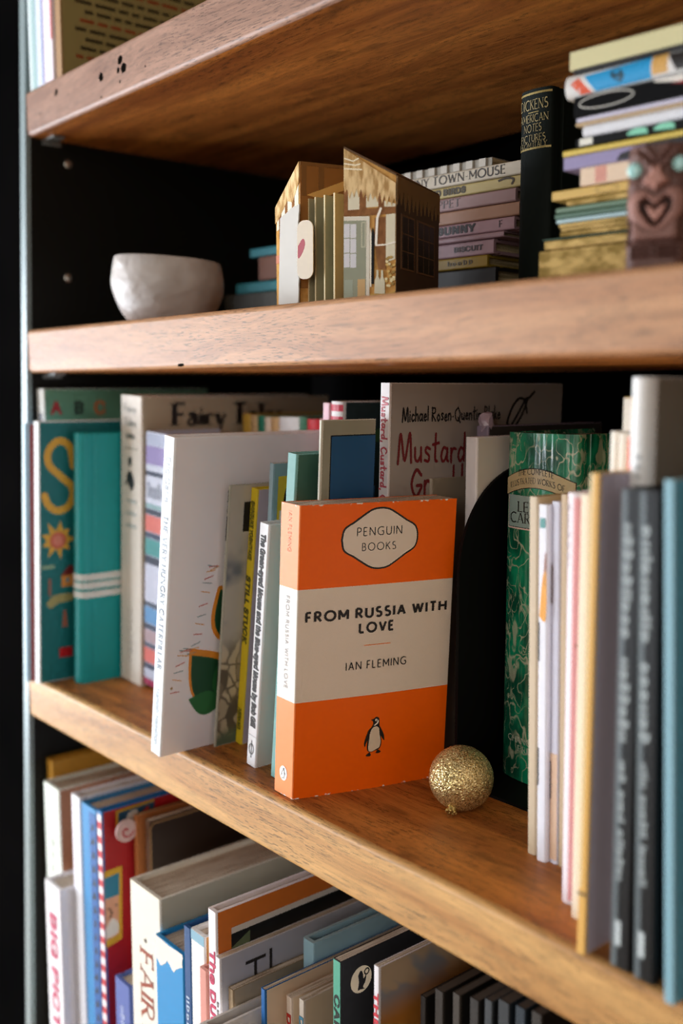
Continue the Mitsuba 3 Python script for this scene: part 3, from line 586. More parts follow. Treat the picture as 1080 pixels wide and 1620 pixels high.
# bookend
g = union_all([box(.091, 0, .22, .131), Point(.1555, .131).buffer(.0645, quad_segs=24)])
m = extrude(g, .0022); w = m.vertices; m.vertices = np.stack([.4005 + w[:, 2], w[:, 0], C1 + w[:, 1]], 1)
k = thing('bookend', 'black metal bookend with a round top between the orange paperback and the green book', 'bookend')
obj('upright_plate', m, mat('#070707', .6, .12), k, smooth=30)
obj('base_plate', bx(.4005, .487, .091, .22, C1, C1 + .0018), mat('#070707', .6, .12), k)

# green marbled book
b = Book('hardback_book', 'thick green marbled hardback in a glossy jacket with a grey title label', .4090, .1200, .0530, .2140, .1, d=.09, z=C1 + .0020, style='round', mat_='mat_marble', round_=.0075)
def sp(x0, z0, x1, z1): return R(x0, z0, x1, z1)
b.spine(Polygon([(.0030, .1560), (.0500, .1560), (.0500, .1765), (.0030, .1765)]), mat('#d9c3b8', .3), 'label_border', 1); b.spine(R(.0040, .1570, .0490, .1765), mat('#1c2420', .3), 'label_line', 2)
b.spine(R(.0044, .1574, .0486, .1765), mat('#90a7a1', .3), 'title_label', 3, 'grey-green title label')
rib = Polygon([(.0012 + .0506 * t_, .1762 + .0058 * math.sin(math.pi * t_)) for t_ in np.linspace(0, 1, 20)] + [(.0012 + .0506 * t_, .1860 + .0070 * math.sin(math.pi * t_)) for t_ in np.linspace(1, 0, 20)])
b.spine(rib.buffer(.0004), mat('#2b2418', .3), 'ribbon_outline', 4); b.spine(rib, mat('#b9a67c', .3), 'ribbon', 5, 'cream title ribbon')
def curved(text, z, size, length, lift):
    g, w = letters(text, 'roman', weight=.075); g = affinity.scale(g, length / w, size, origin=(0, 0)); g = affinity.translate(g, (b.t - length) / 2, 0)
    return shapely.transform(g, lambda c: np.stack([c[:, 0], c[:, 1] + z + lift * np.sin(np.pi * np.clip(c[:, 0] / b.t, 0, 1))], 1))
b.spine(curved('THE COMPLETE', .1838, .0036, .0270, .0060), mat('#241d14'), 'ribbon_lettering', 6); b.spine(curved('ILLUSTRATED WORKS OF', .1786, .0034, .0410, .0058), mat('#241d14'), 'ribbon_lettering', 6)
for t_, z, L in (('LEWIS', .1668, .0260), ('CARROLL', .1600, .0400)):
    g, w = letters(t_, 'roman', weight=.06); g = affinity.scale(g, L / w, .0060, origin=(0, 0)); b.spine(affinity.translate(g, (b.t - L) / 2, z), mat('#1a1f1d'), 'label_lettering', 5)
for t_, z, L in (('CHANCELLOR', .0240, .0360), ('PRESS', .0188, .0180)):
    g, w = letters(t_, 'roman', weight=.06); g = affinity.scale(g, L / w, .0036, origin=(0, 0)); b.spine(affinity.translate(g, (b.t - L) / 2, z), mat('#b9c0ae'), 'publisher_lettering', 2)

# right-hand group
MG = 'thin magazines and books at the right of the middle shelf'
b = Book('booklet', 'worn beige booklet, first on the left of the right-hand group, beside the green marbled book', .4925, .0496, .0056, .1879, -1.15, d=.16, col='#c7b497', style='mag', pages='mat_old_paper', cover='#cdb58d')
b = Book('booklet', 'white stapled booklet with an orange and teal picture at the top of its spine', .5008, .0469, .0058, .1847, -1.15, d=.16, col='#dedfe6', style='mag')
b.spine(R(.0012, .173, .0045, .178), mat('#4a8a86'), 'teal_mark', 2); b.spine(blob([(.001, .128), (.005, .127), (.0054, .150), (.003, .148)]), mat('#dd9a2e'), 'orange_mark', 2); b.spine(blob([(.0035, .146), (.0052, .143), (.0052, .160), (.0042, .158)]), mat('#8d5a46'), 'brown_mark', 2)
for z in (.040, .105): b.spine(R(.0004, z, .0012, z + .020), mat('#2c2a2c'), 'staple', 2, 'dark staple')
b = Book('booklet', 'lilac-white stapled booklet whose lower spine turns beige', .5069, .0497, .0050, .1865, -1.2, d=.16, col='#cfcfdc', style='mag')
b.spine(R(.0003, .002, .0047, .058), mat('#d5b394'), 'beige_foot', 1)
for z in (.034, .135): b.spine(R(.0004, z, .0012, z + .020), mat('#5a3f3a'), 'staple', 2, 'dark staple')
b = Book('booklet', 'frayed cream booklet pressed against the pink one', .5124, .0498, .0044, .1905, -1.2, d=.16, col='#b89f7c', style='mag', pages='mat_old_paper')
b = Book('magazine', 'thick soft magazine with a white spine fading to pink, right of the frayed cream booklet', .5345, .0216, .0112, .1950, -.7, d=.033, col='#d8cdd0', style='round', round_=.005)
b.spine(R(.0086, .002, .0111, .193), mat('#b8535c'), 'pink_edge', 1); b.spine(R(.0060, .002, .0088, .193), mat('#d9989a'), 'pale_pink_edge', 1)
b.spine_text('abcdefg', .190, .0022, '#b9b3b8', 'greek', .030, at=.25); b.spine(blob([(.0075, .125), (.0085, .126), (.0083, .1235)]), mat('#8d5a50'), 'spot', 2)
b = Book('booklet', 'narrow dark-red booklet squeezed behind the pink magazine', .5460, .0235, .0016, .1930, -.5, d=.15, col='#b04a52', style='mag')
b = Book('booklet', 'cream booklet with a rounded top edge, left of the yellow spine', .5485, .0130, .0052, .1960, -.3, d=.012, col='#e3d6bd', style='mag')
b = Book('picture_book', 'tall book with a mustard-yellow spine and a grey-lilac cover at the front of the shelf', .5690, -.0099, .0043, .2079, .1, d=.16, col='#d6a552', style='soft', cover='#b3a9b6')
b.spine(R(.0001, .030, .0014, .2075), mat('#e3cfa0'), 'pale_edge', 1); b.spine(R(.0001, .0268, .0042, .0280), mat('#4a3a2a'), 'dark_join', 2)
b = Book('picture_book', 'slim cream hardback showing its top behind the yellow-spined book', .5500, .0300, .0040, .2232, 0, d=.12, col='#e2dccf')
b = Book('picture_book', 'slim white hardback second in the trio behind the yellow-spined book', .5542, .0300, .0043, .2223, 0, d=.12, col='#dcd3c3')
b = Book('picture_book', 'slim book with an orange-red strip on its spine, beside the big white book', .5588, .0300, .0036, .2214, 0, d=.12, col='#e0d2c0', style='soft')
b.spine(R(.0008, .195, .0034, .2210), mat('#d8471f'), 'orange_strip', 1)
b = Book('old_book', 'old tan book with a torn spine standing behind the slim cream hardbacks', .5385, .0560, .0098, .2381, 0, d=.12, col='#b29a74', style='hard', mat_='mat_old_paper')
b.spine(Polygon([(.0003, .2376), (.0042, .2376), (.0052, .220), (.0030, .205), (.0003, .203)]), mat('#cdc4b4'), 'torn_strip', 1, 'torn pale strip of spine paper'); b.spine(LineString([(.004, .206), (.0095, .214)]).buffer(.0006), mat('#e5d9c2'), 'tear', 2)
b = Book('picture_book', 'large white book with a rounded spine rising behind the two black books', .5738, .0080, .0101, .2467, 0, d=.17, col='#e9e7e4', style='round', round_=.0045, cover='#7f7668')
b.spine_text('abcdefghi', .215, .0032, '#a9abab', 'greek', .060, at=.62); b.spine(R(.0055, .126, .0090, .128), mat('#7c7a78'))
def black_book(x, y, lean, label, words):
    b = Book('hardback_book', label, x, y, .0094, .2024, lean, d=.15, col='#0b0d0e', style='hard', rough=.45, spec=.25)
    z = .188
    for t_, L, s in words: b.spine_text(t_, z, s, '#b4bebe', 'greek', L, at=.40); z -= L + .007
    b.spine(R(.002, .010, .0048, .021), mat('#b9c2c2'), 'publisher_mark', 2); b.spine(R(.0002, .0005, .0030, .2018), mat('#566063', .5), 'painted_sheen', 1)  # grey sheen along the left of the spine, painted as a strip
    return b
black_book(.5842, -.0068, -.5, 'black hardback with pale lettering, left of a matching pair by the blue book', (('abcdefghi', .048, .0042), ('abcdefg', .036, .0042), ('abc defgh ijklmn', .052, .0030)))
black_book(.5962, -.0075, -1.4, 'black hardback with pale lettering, right of a matching pair by the blue book', (('abcdefghi', .048, .0042), ('abcdef', .034, .0042), ('abc defgh ijklmn', .052, .0030)))
b = Book('hardback_book', 'blue hardback at the far right front of the middle shelf', .6139, -.0130, .0045, .2079, -2.4, d=.16, col='#7fa9b6', cover='#5fa6c0', style='soft')

# glitter ball
C, r = np.array([.4308, .0647, .8060 + .01864]), .01864
m = trimesh.creation.icosphere(5, r * .993)
d_ = m.vertices / np.linalg.norm(m.vertices, axis=1, keepdims=True)
ax = np.array([-.35 * math.cos(YAW) + .60 * math.sin(YAW), -.35 * math.sin(YAW) - .60 * math.cos(YAW), -.80]); ax /= np.linalg.norm(ax)
seam = np.exp(-((d_ @ np.array([.78, .62, -.05])) / .022) ** 2) * .0004
m.vertices = d_ * (r * .993 + nrng.uniform(-.00016, .00016, (len(d_), 1)) - 0 * seam[:, None]) + nrng.normal(0, .00005, d_.shape)
k = thing('christmas_ball', 'small glittery gold ball with a beaded cap on the shelf beside the orange paperback', 'christmas ornament')
def gold_fn(p, n, uv):
    h = mikit.cell_rand(p.x * 1700, p.y * 1700, p.z * 1700)
    return mix(mix(lin('#b08a3c'), lin('#f0dfa8'), h), lin('#3a2a0c'), dr.select(h < .14, .75, 0.))
scene['mat_glitter'] = {'type': 'twosided', 'bsdf': {'type': 'principled', 'base_color': proc(gold_fn), 'roughness': .32, 'metallic': .82, 'specular': .6}}
m.apply_translation(C); obj('glitter_ball', m, 'mat_glitter', k)
zx = ax; xx = np.cross(zx, [0, 0, 1.]); xx /= np.linalg.norm(xx); yx = np.cross(zx, xx)
def onax(mesh, at):
    mm = mesh.copy(); mm.vertices = C + at * zx + mm.vertices[:, :1] * xx + mm.vertices[:, 1:2] * yx + mm.vertices[:, 2:3] * zx; return mm
cap = [onax(trimesh.creation.cylinder(.0031, .0030, sections=24), r + .0004)]
for i in range(7):
    s = trimesh.creation.icosphere(2, .00115); a = i * 2 * math.pi / 7; s.apply_translation([.0026 * math.cos(a), .0026 * math.sin(a), 0]); cap.append(onax(s, r + .0020))
obj('cap', trimesh.util.concatenate(cap), mat('#b39a5c', .25, .6, .9), k, smooth=40, label='beaded gold cap')
t_ = trimesh.creation.torus(.0016, .0003); t_.apply_transform(trimesh.transformations.rotation_matrix(math.pi / 2, [1, 0, 0])); obj('hanging_loop', onax(t_, r + .0034), mat('#8a7440', .3, .6, .9), k, smooth=40)
# ---------------------------------------------------------------- upper shelf: bowl, house-shaped book, stacks, carved figure
prof = [(0, .0004), (.024, .0), (.0285, .0012), (.0345, .010), (.0392, .022), (.0415, .034), (.0408, .046), (.0392, .0555), (.0378, .0575), (.0362, .0570), (.0355, .052), (.0375, .034), (.0340, .016), (.026, .008), (0, .006)]
m = trimesh.creation.revolve(np.array(catmull(prof, 5)), sections=72)
vv = m.vertices; a = np.arctan2(vv[:, 1], vv[:, 0]); zz = vv[:, 2] / .0575
nn = meshkit.fbm(vv * 55 + 9, 3) - .5
k_ = 1 + .05 * np.sin(2 * a + .6) * zz + .05 * nn
vv[:, 0] *= k_; vv[:, 1] *= k_; vv[:, 2] *= .84 + .05 * np.cos(a + 2.4) * zz
m.vertices = vv + np.array([.1305, .0560, B1])
single('bowl', m, 'mat_ceramic', 'white hand-pinched ceramic bowl standing alone on the upper shelf', 'bowl', smooth=True)
Book('old_book', 'turquoise book lying flat at the back behind the white bowl', .085, .150, .0085, .125, 0, d=.10, col='#2f8793', z=B1 + .0315, yaw=3, flat=True, pages='mat_flat_pages')
Book('old_book', 'dark olive book lying under the turquoise one behind the white bowl', .075, .145, .0305, .13, 0, d=.11, col='#3a3526', z=B1 + .0005, yaw=3, flat=True, pages='mat_flat_pages')
Book('old_book', 'brown book lying on the turquoise one, partly hidden by the house-shaped book', .118, .150, .0190, .085, 0, d=.09, col='#7a4a33', z=B1 + .0405, yaw=3, flat=True, pages='mat_flat_pages')
Book('old_book', 'small teal book on top of the brown one behind the bowl', .106, .150, .0070, .10, 0, d=.09, col='#2f7f8c', z=B1 + .0600, yaw=3, flat=True, pages='mat_flat_pages')

# house-shaped board book, opened like a fan
hs = thing('house_book', 'small board book shaped like a half-timbered thatched cottage, opened like a fan', 'book')
class Plane:          # upright plane through a corner; s along it, z up, n out of it
    def __init__(s, x, y, yaw, z=B1): a = math.radians(yaw); s.O = np.array([x, y, z]); s.U = np.array([math.cos(a), math.sin(a), 0]); s.N = np.array([math.sin(a), -math.cos(a), 0])
    def mesh(s, g, d0, d1):
        m = extrude(g, d1 - d0); p = m.vertices; m.vertices = s.O + p[:, :1] * s.U + p[:, 1:2] * np.array([0, 0, 1.]) + (d0 + p[:, 2:3]) * s.N; m.fix_normals(); return m
Pr = Plane(.3717, .0262, 24); WR, RG, EV, DP = .0314, .0847, .0674, .066
gable = Polygon([(0, 0), (WR, 0), (WR, EV), (0, RG)])
rb_ = obj('right_block', Pr.mesh(gable, -DP, 0), 'mat_ochre', hs, label='right half of the cottage')
def rface(g, m, name, L=1, label=None): return obj(name, Pr.mesh(g, .00005 * L, .00005 * L + .0003 + .0001 * L), m, rb_, label=label)
F = lambda x, y: ((x - 447) / 288 * WR, (860 - 30 * (x - 447) / 288 - y) / (860 - 5) * RG)       # sketch units of the front to metres
cream = mat('#d6cdb2', .6)
for q in ([(470, 200), (535, 200), (535, 340), (470, 345)], [(572, 215), (640, 240), (640, 318), (572, 325)], [(682, 360), (733, 352), (733, 600), (682, 620)], [(672, 285), (733, 300), (733, 316), (672, 318)]): rface(Polygon([F(*p) for p in q]), cream, 'plaster_panel', 1)
for q in ([(447, 190), (470, 190), (470, 380), (447, 380)], [(535, 190), (572, 190), (572, 332), (535, 336)], [(640, 230), (672, 250), (672, 322), (640, 326)], [(447, 345), (735, 315), (735, 352), (447, 382)], [(620, 380), (682, 372), (682, 660), (640, 660), (620, 520)]): rface(Polygon([F(*p) for p in q]), 'mat_timber', 'timber', 2)
ic = [(447, 5), (735, 190), (735, 290)]
for k, x in enumerate(range(726, 452, -13)): ic.append((x, 205 + (x - 447) * .2 + (52 if k % 2 else 0) + rng.uniform(-10, 22)))
ic.append((447, 205)); rface(Polygon([F(*p) for p in ic]).buffer(0), 'mat_thatch', 'thatch', 3, 'snow-fringed thatched roof')
for k in range(3): rface(LineString([F(447 + 4, 60 + 28 * k), F(500 + 12 * k, 75 + 22 * k), F(530 + 9 * k, 60 + 30 * k)]).buffer(.00035), mat('#efe3c4', .6), 'roof_line', 4)
rface(Polygon([F(*p) for p in ((447, 378), (592, 372), (592, 848), (447, 860))]), mat('#d9d2c0', .6), 'door_frame', 3)
rface(Polygon([F(*p) for p in ((447, 402), (574, 396), (574, 850), (447, 858))]), mat('#8f917a', .6), 'door', 4, 'grey-green cottage door')
for i in range(2):
    for j in range(3): rface(Polygon([F(*p) for p in ((449 + 37 * i, 420 + 82 * j), (482 + 37 * i, 417 + 82 * j), (482 + 37 * i, 493 + 82 * j), (449 + 37 * i, 497 + 82 * j))]), mat('#d5d3d6', .4), 'door_pane', 5)
rface(Polygon([F(*p) for p in ((550, 408), (570, 406), (570, 540), (550, 543))]).exterior.buffer(.0003), mat('#bdb9a0', .6), 'door_moulding', 5)
for q, c in ((((452, 730), (500, 726), (500, 845), (452, 850)), '#9aa08c'), (((527, 722), (570, 718), (570, 842), (527, 846)), '#c3a06c')): rface(Polygon([F(*p) for p in q]), mat(c, .6), 'door_panel', 5)
rface(Polygon([F(*p) for p in ((604, 470), (611, 436), (618, 470), (616, 742), (606, 742))]), mat('#050403', .8), 'slot', 5, 'dark slot cut for the flap')
rface(Polygon([F(*p) for p in ((596, 470), (598, 436), (605, 470), (604, 760), (597, 760))]), mat('#efe6d2', .7), 'slot_edge', 5)
for k in range(26):
    fx, fy = rng.uniform(685, 730), rng.uniform(590, 760); rface(affinity.scale(Point(*F(fx, fy)).buffer(.0009), 1, .8), mat(('#e0d0a0', '#9b7a3c', '#c9a55c')[k % 3], .7), 'flower', 4)
for fx in (638, 664): rface(Polygon([F(fx - 16, 795), F(fx + 16, 793), F(fx + 15, 725), F(fx + 6, 700), F(fx + 5, 665), F(fx - 5, 665), F(fx - 6, 700), F(fx - 15, 725)]), mat('#cfc8ac', .5), 'bottle', 5)
rface(LineString([F(628, 530), F(690, 523), F(733, 508)]).buffer(.0004), mat('#efe9da', .6), 'icicle', 5); rface(LineString([F(655, 330), F(636, 380), F(630, 520)]).buffer(.0007), mat('#efe9da', .6), 'icicle', 5)
rface(Polygon([F(*p) for p in ((597, 845), (735, 830), (735, 775), (690, 790), (597, 800))]), mat('#c2a04e', .6), 'stone', 4)
# side wall and roof of the right block
Ps = Plane(Pr.O[0] + WR * Pr.U[0], Pr.O[1] + WR * Pr.U[1], 24 + 90)
obj('side_wall', Ps.mesh(Polygon([(0, 0), (DP, 0), (DP, EV), (0, EV)]), 0, .0004), mat('#4a3626', .7), rb_)
for x0, x1 in ((.006, .026), (.030, .058)):
    obj('window_frame', Ps.mesh(box(x0, .018, x1, .048), .0004, .0008), mat('#6a4c30', .7), rb_)
    nx = 3 if x1 > .05 else 2
    for i in range(nx):
        for j in range(3): w_ = (x1 - x0 - .002) / nx; obj('window_pane', Ps.mesh(box(x0 + .001 + i * w_ + .0006, .019 + j * .0095, x0 + .001 + (i + 1) * w_ - .0006, .0278 + j * .0095), .0008, .0010), mat('#2b241d', .4), rb_)
fr_ = [(0, EV), (DP, EV)] + [(DP - k * DP / 22, EV - (.006 if k % 2 else .014) - rng.uniform(0, .004)) for k in range(23)]
obj('thatch_fringe', Ps.mesh(Polygon(fr_).buffer(0), .0004, .0009), mat('#7a5c36', .8), rb_)
dn = np.array([WR, EV - RG]); nr = np.array([-dn[1], dn[0]]) / np.hypot(*dn)
roof = Polygon([(0, RG), (WR, EV), (WR + nr[0] * .001, EV + nr[1] * .001), (0, RG + .0011)])
obj('roof', Pr.mesh(roof, -DP, .0006), mat('#5b4128', .8), rb_, label='dark brown roof')
# left block
WL, RL, EL = .0380, .0856, .0648
a_ = math.radians(-15); Pl = Plane(.3265 - WL * math.cos(a_), .030 - WL * math.sin(a_), -15)
lb_ = obj('left_block', Pl.mesh(Polygon([(0, 0), (WL, 0), (WL, RL), (0, EL)]), -.052, 0), 'mat_ochre', hs, label='left half of the cottage')
def lface(g, m, name, L=1): return obj(name, Pl.mesh(g, .00005 * L, .0004 + .00012 * L), m, lb_)
lface(Polygon([(.002, .050), (WL - .001, .056), (WL - .001, .078), (.004, EL - .001)]), cream, 'plaster_panel', 1)
for x in (.006, .016, .027): lface(box(x, .045, x + .0040, .0625 + (x - .006) * .5), 'mat_timber', 'timber', 2)
lface(Polygon([(0, EL), (WL, RL), (WL, RL - .012), (.028, RL - .022), (.020, RL - .020), (.012, EL - .004), (.004, EL - .009), (0, EL - .010)]), 'mat_thatch', 'thatch', 3)
lface(box(.001, .030, .010, .035), mat('#b3602e', .6), 'brick_band', 2)
Pi = Plane(.3265, .030, 90 - 15)
obj('inner_wall', Pi.mesh(Polygon([(0, .012), (.052, .012), (.052, RL), (0, RL)]), 0, .0005), mat('#8f5f2a', .6), lb_)
obj('inner_beam', Pi.mesh(Polygon([(.004, .0665), (.046, .0835), (.046, .0770), (.012, .0650)]), .0005, .0010), mat('#d9ac62', .6), lb_)
for q in (box(.0010, .066, .0040, RL - .001), box(.012, .066, .0155, RL - .001), box(0, .0835, .052, RL)): obj('inner_frame', Pi.mesh(q, .0005, .0009), mat('#7a5326', .7), lb_)
for i, x in enumerate((.3285, .3351, .3437, .3526)):
    sp_ = np.array([.3405 + .0022 * (i - 1.5), .092]); f0 = np.array([x, .035]); dv = sp_ - f0; L_ = np.hypot(*dv)
    Pc = Plane(x, .035, math.degrees(math.atan2(dv[1], dv[0]))); obj('card_page', Pc.mesh(box(0, 0, L_, .0645), -.0006, .0006), mat('#a09a78', .6), hs, label='upright card page')
    obj('card_edge', Pc.mesh(box(-.0003, 0, .0001, .0645), -.0006, .0006), mat('#d9c9a0', .6), hs)
tf = Polygon(rough_line([(.0085, .001), (.0400, .0005), (.0412, .020), (.0405, .050), (.0425, .060), (.0300, .0595), (.0125, .0560)], .0003, 6)).buffer(.0002)
obj('torn_flap', Pl.mesh(tf, .0016, .0024), mat('#b5b0a7', .7), hs, label='white torn paper flap')
Pt = Plane(.3285, .0268, 14); tb = box(.0, .0165, .0118, .0505).buffer(-.005).buffer(.005)
tk = obj('rounded_tab', Pt.mesh(tb, 0, .0008), mat('#e6dac6', .6), hs, label='rounded cream tab with a pink spot')
obj('pink_spot', Pt.mesh(blob([(.0008, .036), (.0045, .040), (.006, .0365), (.0035, .031), (.0008, .029)]), .0008, .0010), mat('#b9606a', .6), tk)

def flat_book(label, xr, y, z0, z1, h, col, words=(), d=.10, yaw=5, rough=.5, spec=.4, style='hard', pages='mat_flat_pages', cover=None, kind='small_book', group=None, cat='book', left=None, mat_=None):
    a = math.radians(yaw)
    x0, y0 = (left, y) if left is not None else (xr - h * math.cos(a), y - h * math.sin(a))
    b = Book(kind, label, x0, y0, z1 - z0 - .0002, h, 0, d=d, col=col, z=z0, yaw=yaw, flat=True, style=style, pages=pages, cover=cover, group=group, cat=cat, mat_=mat_, rough=rough, spec=spec)
    for t_, s, L, end, c, st in words: b.spine_text(t_, end + L, s, c, st, L)
    return b
# flat mode: the spine's foot is at the right end, so widen Book to swing its axis
ST = 'in the stack behind the house book'  # spine colours of this stack darkened to stand in for shade deep inside
zb = B1 + .0004
flat_book('dark brown book lying lowest ' + ST, .380, .150, zb, zb + .0150, .110, '#2a1c12')
flat_book('black book second from the bottom ' + ST, .376, .149, zb + .0150, 1.1256, .108, '#1b1713')
flat_book('yellow book third from the bottom ' + ST, .3695, .1480, 1.1257, 1.1335, .105, '#8a6f20', (('abcdef', .0030, .022, .010, '#3c2f10', 'greek'),))
flat_book('small-lettered pink book just above the yellow one ' + ST, .3740, .1490, 1.1336, 1.1430, .110, '#94757a', (('BISCUIT', .0032, .024, .008, '#2a2020', 'bold'),))
flat_book('thin plain pink book under the lettered pink one ' + ST, .3830, .1480, 1.1431, 1.1468, .115, '#94767a')
flat_book('pink book with a bold dark title ' + ST, .3906, .1490, 1.1469, 1.1550, .120, '#98777c', (('BUNNY', .0046, .032, .030, '#241a1a', 'black'), ('F', .0040, .003, .008, '#241a1a', 'roman')))
flat_book('faded peach book with no lettering ' + ST, .3944, .1490, 1.1551, 1.1635, .122, '#966f58')
flat_book('dusty pink book with a grey title ' + ST, .3921, .1480, 1.1636, 1.1720, .122, '#8f7270', (('PUPPET', .0050, .030, .042, '#5a5152', 'roman'),))
b = flat_book('cream yellow book second from the top ' + ST, .4035, .1490, 1.1721, 1.1792, .130, '#a99864', (('GARDENS AND BIRDS', .0038, .066, .050, '#3a301c', 'black'),))
b.spine(LineString(catmull([(.0052, .024), (.0060, .018), (.0048, .013), (.0022, .014)])).buffer(.0007), mat('#3a2c18'), 'ornament', 3)
flat_book('cream book with large dark capitals, topmost but one ' + ST, .4037, .1485, 1.1793, 1.1880, .135, '#b9af9c', (('JOHNNY TOWN-MOUSE', .0052, .096, .018, '#2a2420', 'roman'),))
b = flat_book('comb-bound notebook on the very top ' + ST, .3705, .1500, 1.1881, 1.1940, .100, '#8f8a7e', kind='comb_bound_notebook', cat='notebook', style='soft')
for k in range(9): obj('comb_tooth', mapped(bx(.0004, .0054, -.0014, .0010, .004 + k * .0105, .0092 + k * .0105), b.pt), mat('#b4aea2', .4), b.key)
dk = Book('old_book', 'dark green cloth book with gold lettering standing upright between the two flat stacks', .4082, .1300, .0236, .1245, .0, d=.11, col='#0a130f', z=B1 + .0003, style='round', round_=.004, rough=.7, spec=.15)
for z in (.1215, .0905): dk.spine(R(.0004, z, .0232, z + .0012), mat('#8f7c46', .45, .4, .4), 'gold_band', 1)
for t_, z, s, L in (('DICKENS', .1130, .0055, .021), ('AMERICAN', .1060, .0042, .021), ('NOTES', .1005, .0042, .0135), ('PICTURES', .0950, .0038, .0185), ('FROM ITALY', .0920 - .0005, .0030, .020)): dk.spine_line(t_, z, s, '#8f8052', 'roman', length=L)
dk.spine(R(.008, .1112, .0156, .1117), mat('#8f7c46', .45, .4, .4), 'gold_rule', 1)

RS = 'in the right-hand upper stack'  # colours of this stack also lowered a little for shelf shade
def rs(label, left, z0, z1, col, h=.165, d=.11, y=.050, **k): return flat_book(label + ' ' + RS, None, y, z0, z1, h, col, left=left, yaw=5, d=d, **k)
rs('thick tan old book at the very bottom', .4915, zb, 1.1150, '#b8985c', h=.15, kind='old_book', mat_='mat_old_paper')
rs('tan old book second from the bottom', .4945, 1.1151, 1.1196, '#b8985c', h=.15, kind='old_book', mat_='mat_old_paper')
rs('thin green booklet above the two tan old books', .4935, 1.1197, 1.1204, '#3f5a4a', h=.14, kind='booklet', style='mag', pages=None)
for lab, left, z0, z1, c, m_ in (('lowest of three slim tan booklets', .5040, 1.1205, 1.1228, '#c9a868', 'mat_old_paper'), ('middle of three slim tan booklets', .5045, 1.1229, 1.1247, '#c9a868', 'mat_old_paper'), ('top of three slim tan booklets', .5031, 1.1248, 1.1267, '#d0ad6c', 'mat_old_paper'),
                              ('thin pale-blue booklet', .5015, 1.1268, 1.1290, '#a9c3c6', None), ('thin dark green booklet right above the pale-blue one', .5005, 1.1291, 1.1317, '#55705f', None), ('thin mottled green booklet under the tan ones', .5010, 1.1318, 1.1345, '#68806a', None), ('small tan booklet under the widest tan one', .5073, 1.1346, 1.1378, '#c79f5e', 'mat_old_paper')):
    rs(lab, left, z0, z1, c, h=.13, kind='booklet', style='mag', pages='mat_flat_pages', mat_=m_)
b = rs('wide yellowish tan booklet with an oval mark', .4985, 1.1379, 1.1424, '#c9a558', h=.14, kind='booklet', style='soft')
b.spine(affinity.scale(Point(.0022, .110).buffer(1), .0016, .006).exterior.buffer(.0002), mat('#6b5426'), 'oval_mark', 1)
b = rs('cream and pink book with a torn corner', .5149, 1.1425, 1.1510, '#d9bfa4', h=.12, kind='old_book', style='soft')
for z, c in ((.112, '#c98d7c'), (.092, '#cfa596'), (.070, '#c9a08f')): b.spine(R(.0006, z - .006, .0078, z), mat(c), 'faded_band', 1)
b = rs('lilac and black magazine', .5051, 1.1511, 1.1574, '#8d83a6', h=.18, kind='magazine', style='soft')
b.spine(Polygon([(.0002, .02), (.0060, .02), (.0060, .135), (.0035, .150), (.0004, .152)]), mat('#1c1a1d'), 'black_area', 1)
rs('thin bright yellow magazine', .5043, 1.1575, 1.1606, '#cdb354', h=.18, kind='magazine', style='mag')
b = rs('black and white magazine with mint green shapes', .5119, 1.1607, 1.1646, '#151616', h=.18, kind='magazine', style='soft', rough=.6, spec=.1)
for z in (.148, .135, .112, .104): b.spine(blob([(.0004, z - .005), (.0030, z - .004), (.0034, z + .002), (.0012, z + .005)]), mat('#7fc7a8'), 'mint_shape', 2)
b.spine(R(.0003, .171, .0034, .178), mat('#d9d6c8'), 'pale_tip', 1)
rs('white magazine with a soft rolled edge', .5158, 1.1647, 1.1702, '#d5d6da', h=.18, kind='magazine', style='round')
rs('cream magazine under the thin lilac one', .5115, 1.1703, 1.1718, '#c2a67c', h=.18, kind='magazine', style='mag')
rs('thin lilac-white magazine', .5120, 1.1719, 1.1742, '#c3c0d2', h=.18, kind='magazine', style='mag')
b = rs('black magazine with a red patch and a curled edge', .5102, 1.1743, 1.1838, '#0a0a0b', h=.18, kind='magazine', style='soft', rough=.7, spec=.08)
b.spine(Polygon([(.0064, .03), (.0064, .128), (.0082, .139), (.0090, .139), (.0090, .03)]), mat('#d9d2c8'), 'white_edge', 1); b.spine(Polygon([(.0012, .03), (.0012, .100), (.0062, .131), (.0062, .03)]), mat('#9a1f24'), 'red_patch', 2)
b.spine(affinity.scale(Point(.0055, .163).buffer(1), .0030, .014).exterior.buffer(.0003), mat('#b9b6ae'), 'curled_edge', 2)
b = rs('white magazine with a bright blue picture on its spine', .5050, 1.1839, 1.1948, '#d2d0cc', h=.19, kind='magazine', style='round')
b.spine(Polygon([(.0010, .146), (.0008, .174), (.0085, .180), (.0102, .146)]), mat('#1f8fc4'), 'blue_picture', 1, 'bright blue picture'); b.spine(blob([(.002, .161), (.006, .166), (.009, .163), (.005, .159)]), mat('#12303c'), 'figure', 2)
b.spine(Polygon([(.0008, .176), (.0008, .182), (.006, .187), (.0085, .183)]), mat('#d0502c'), 'orange_flash', 1); b.spine(Polygon([(.002, .02), (.002, .134), (.0095, .138), (.0102, .02)]), mat('#191513'), 'dark_picture', 1); b.spine(blob([(.003, .09), (.0065, .122), (.0065, .07)]), mat('#5f3a22'), 'brown_shape', 2); b.spine(R(.002, .138, .0102, .1455), mat('#c79a54'), 'tan_band', 1)
rs('thin black magazine just under the cream top one', .5090, 1.1949, 1.1962, '#26262b', h=.18, kind='magazine', style='mag')
rs('pale yellow magazine on the very top', .5072, 1.1963, 1.2050, '#c9c295', h=.18, kind='magazine', style='soft')

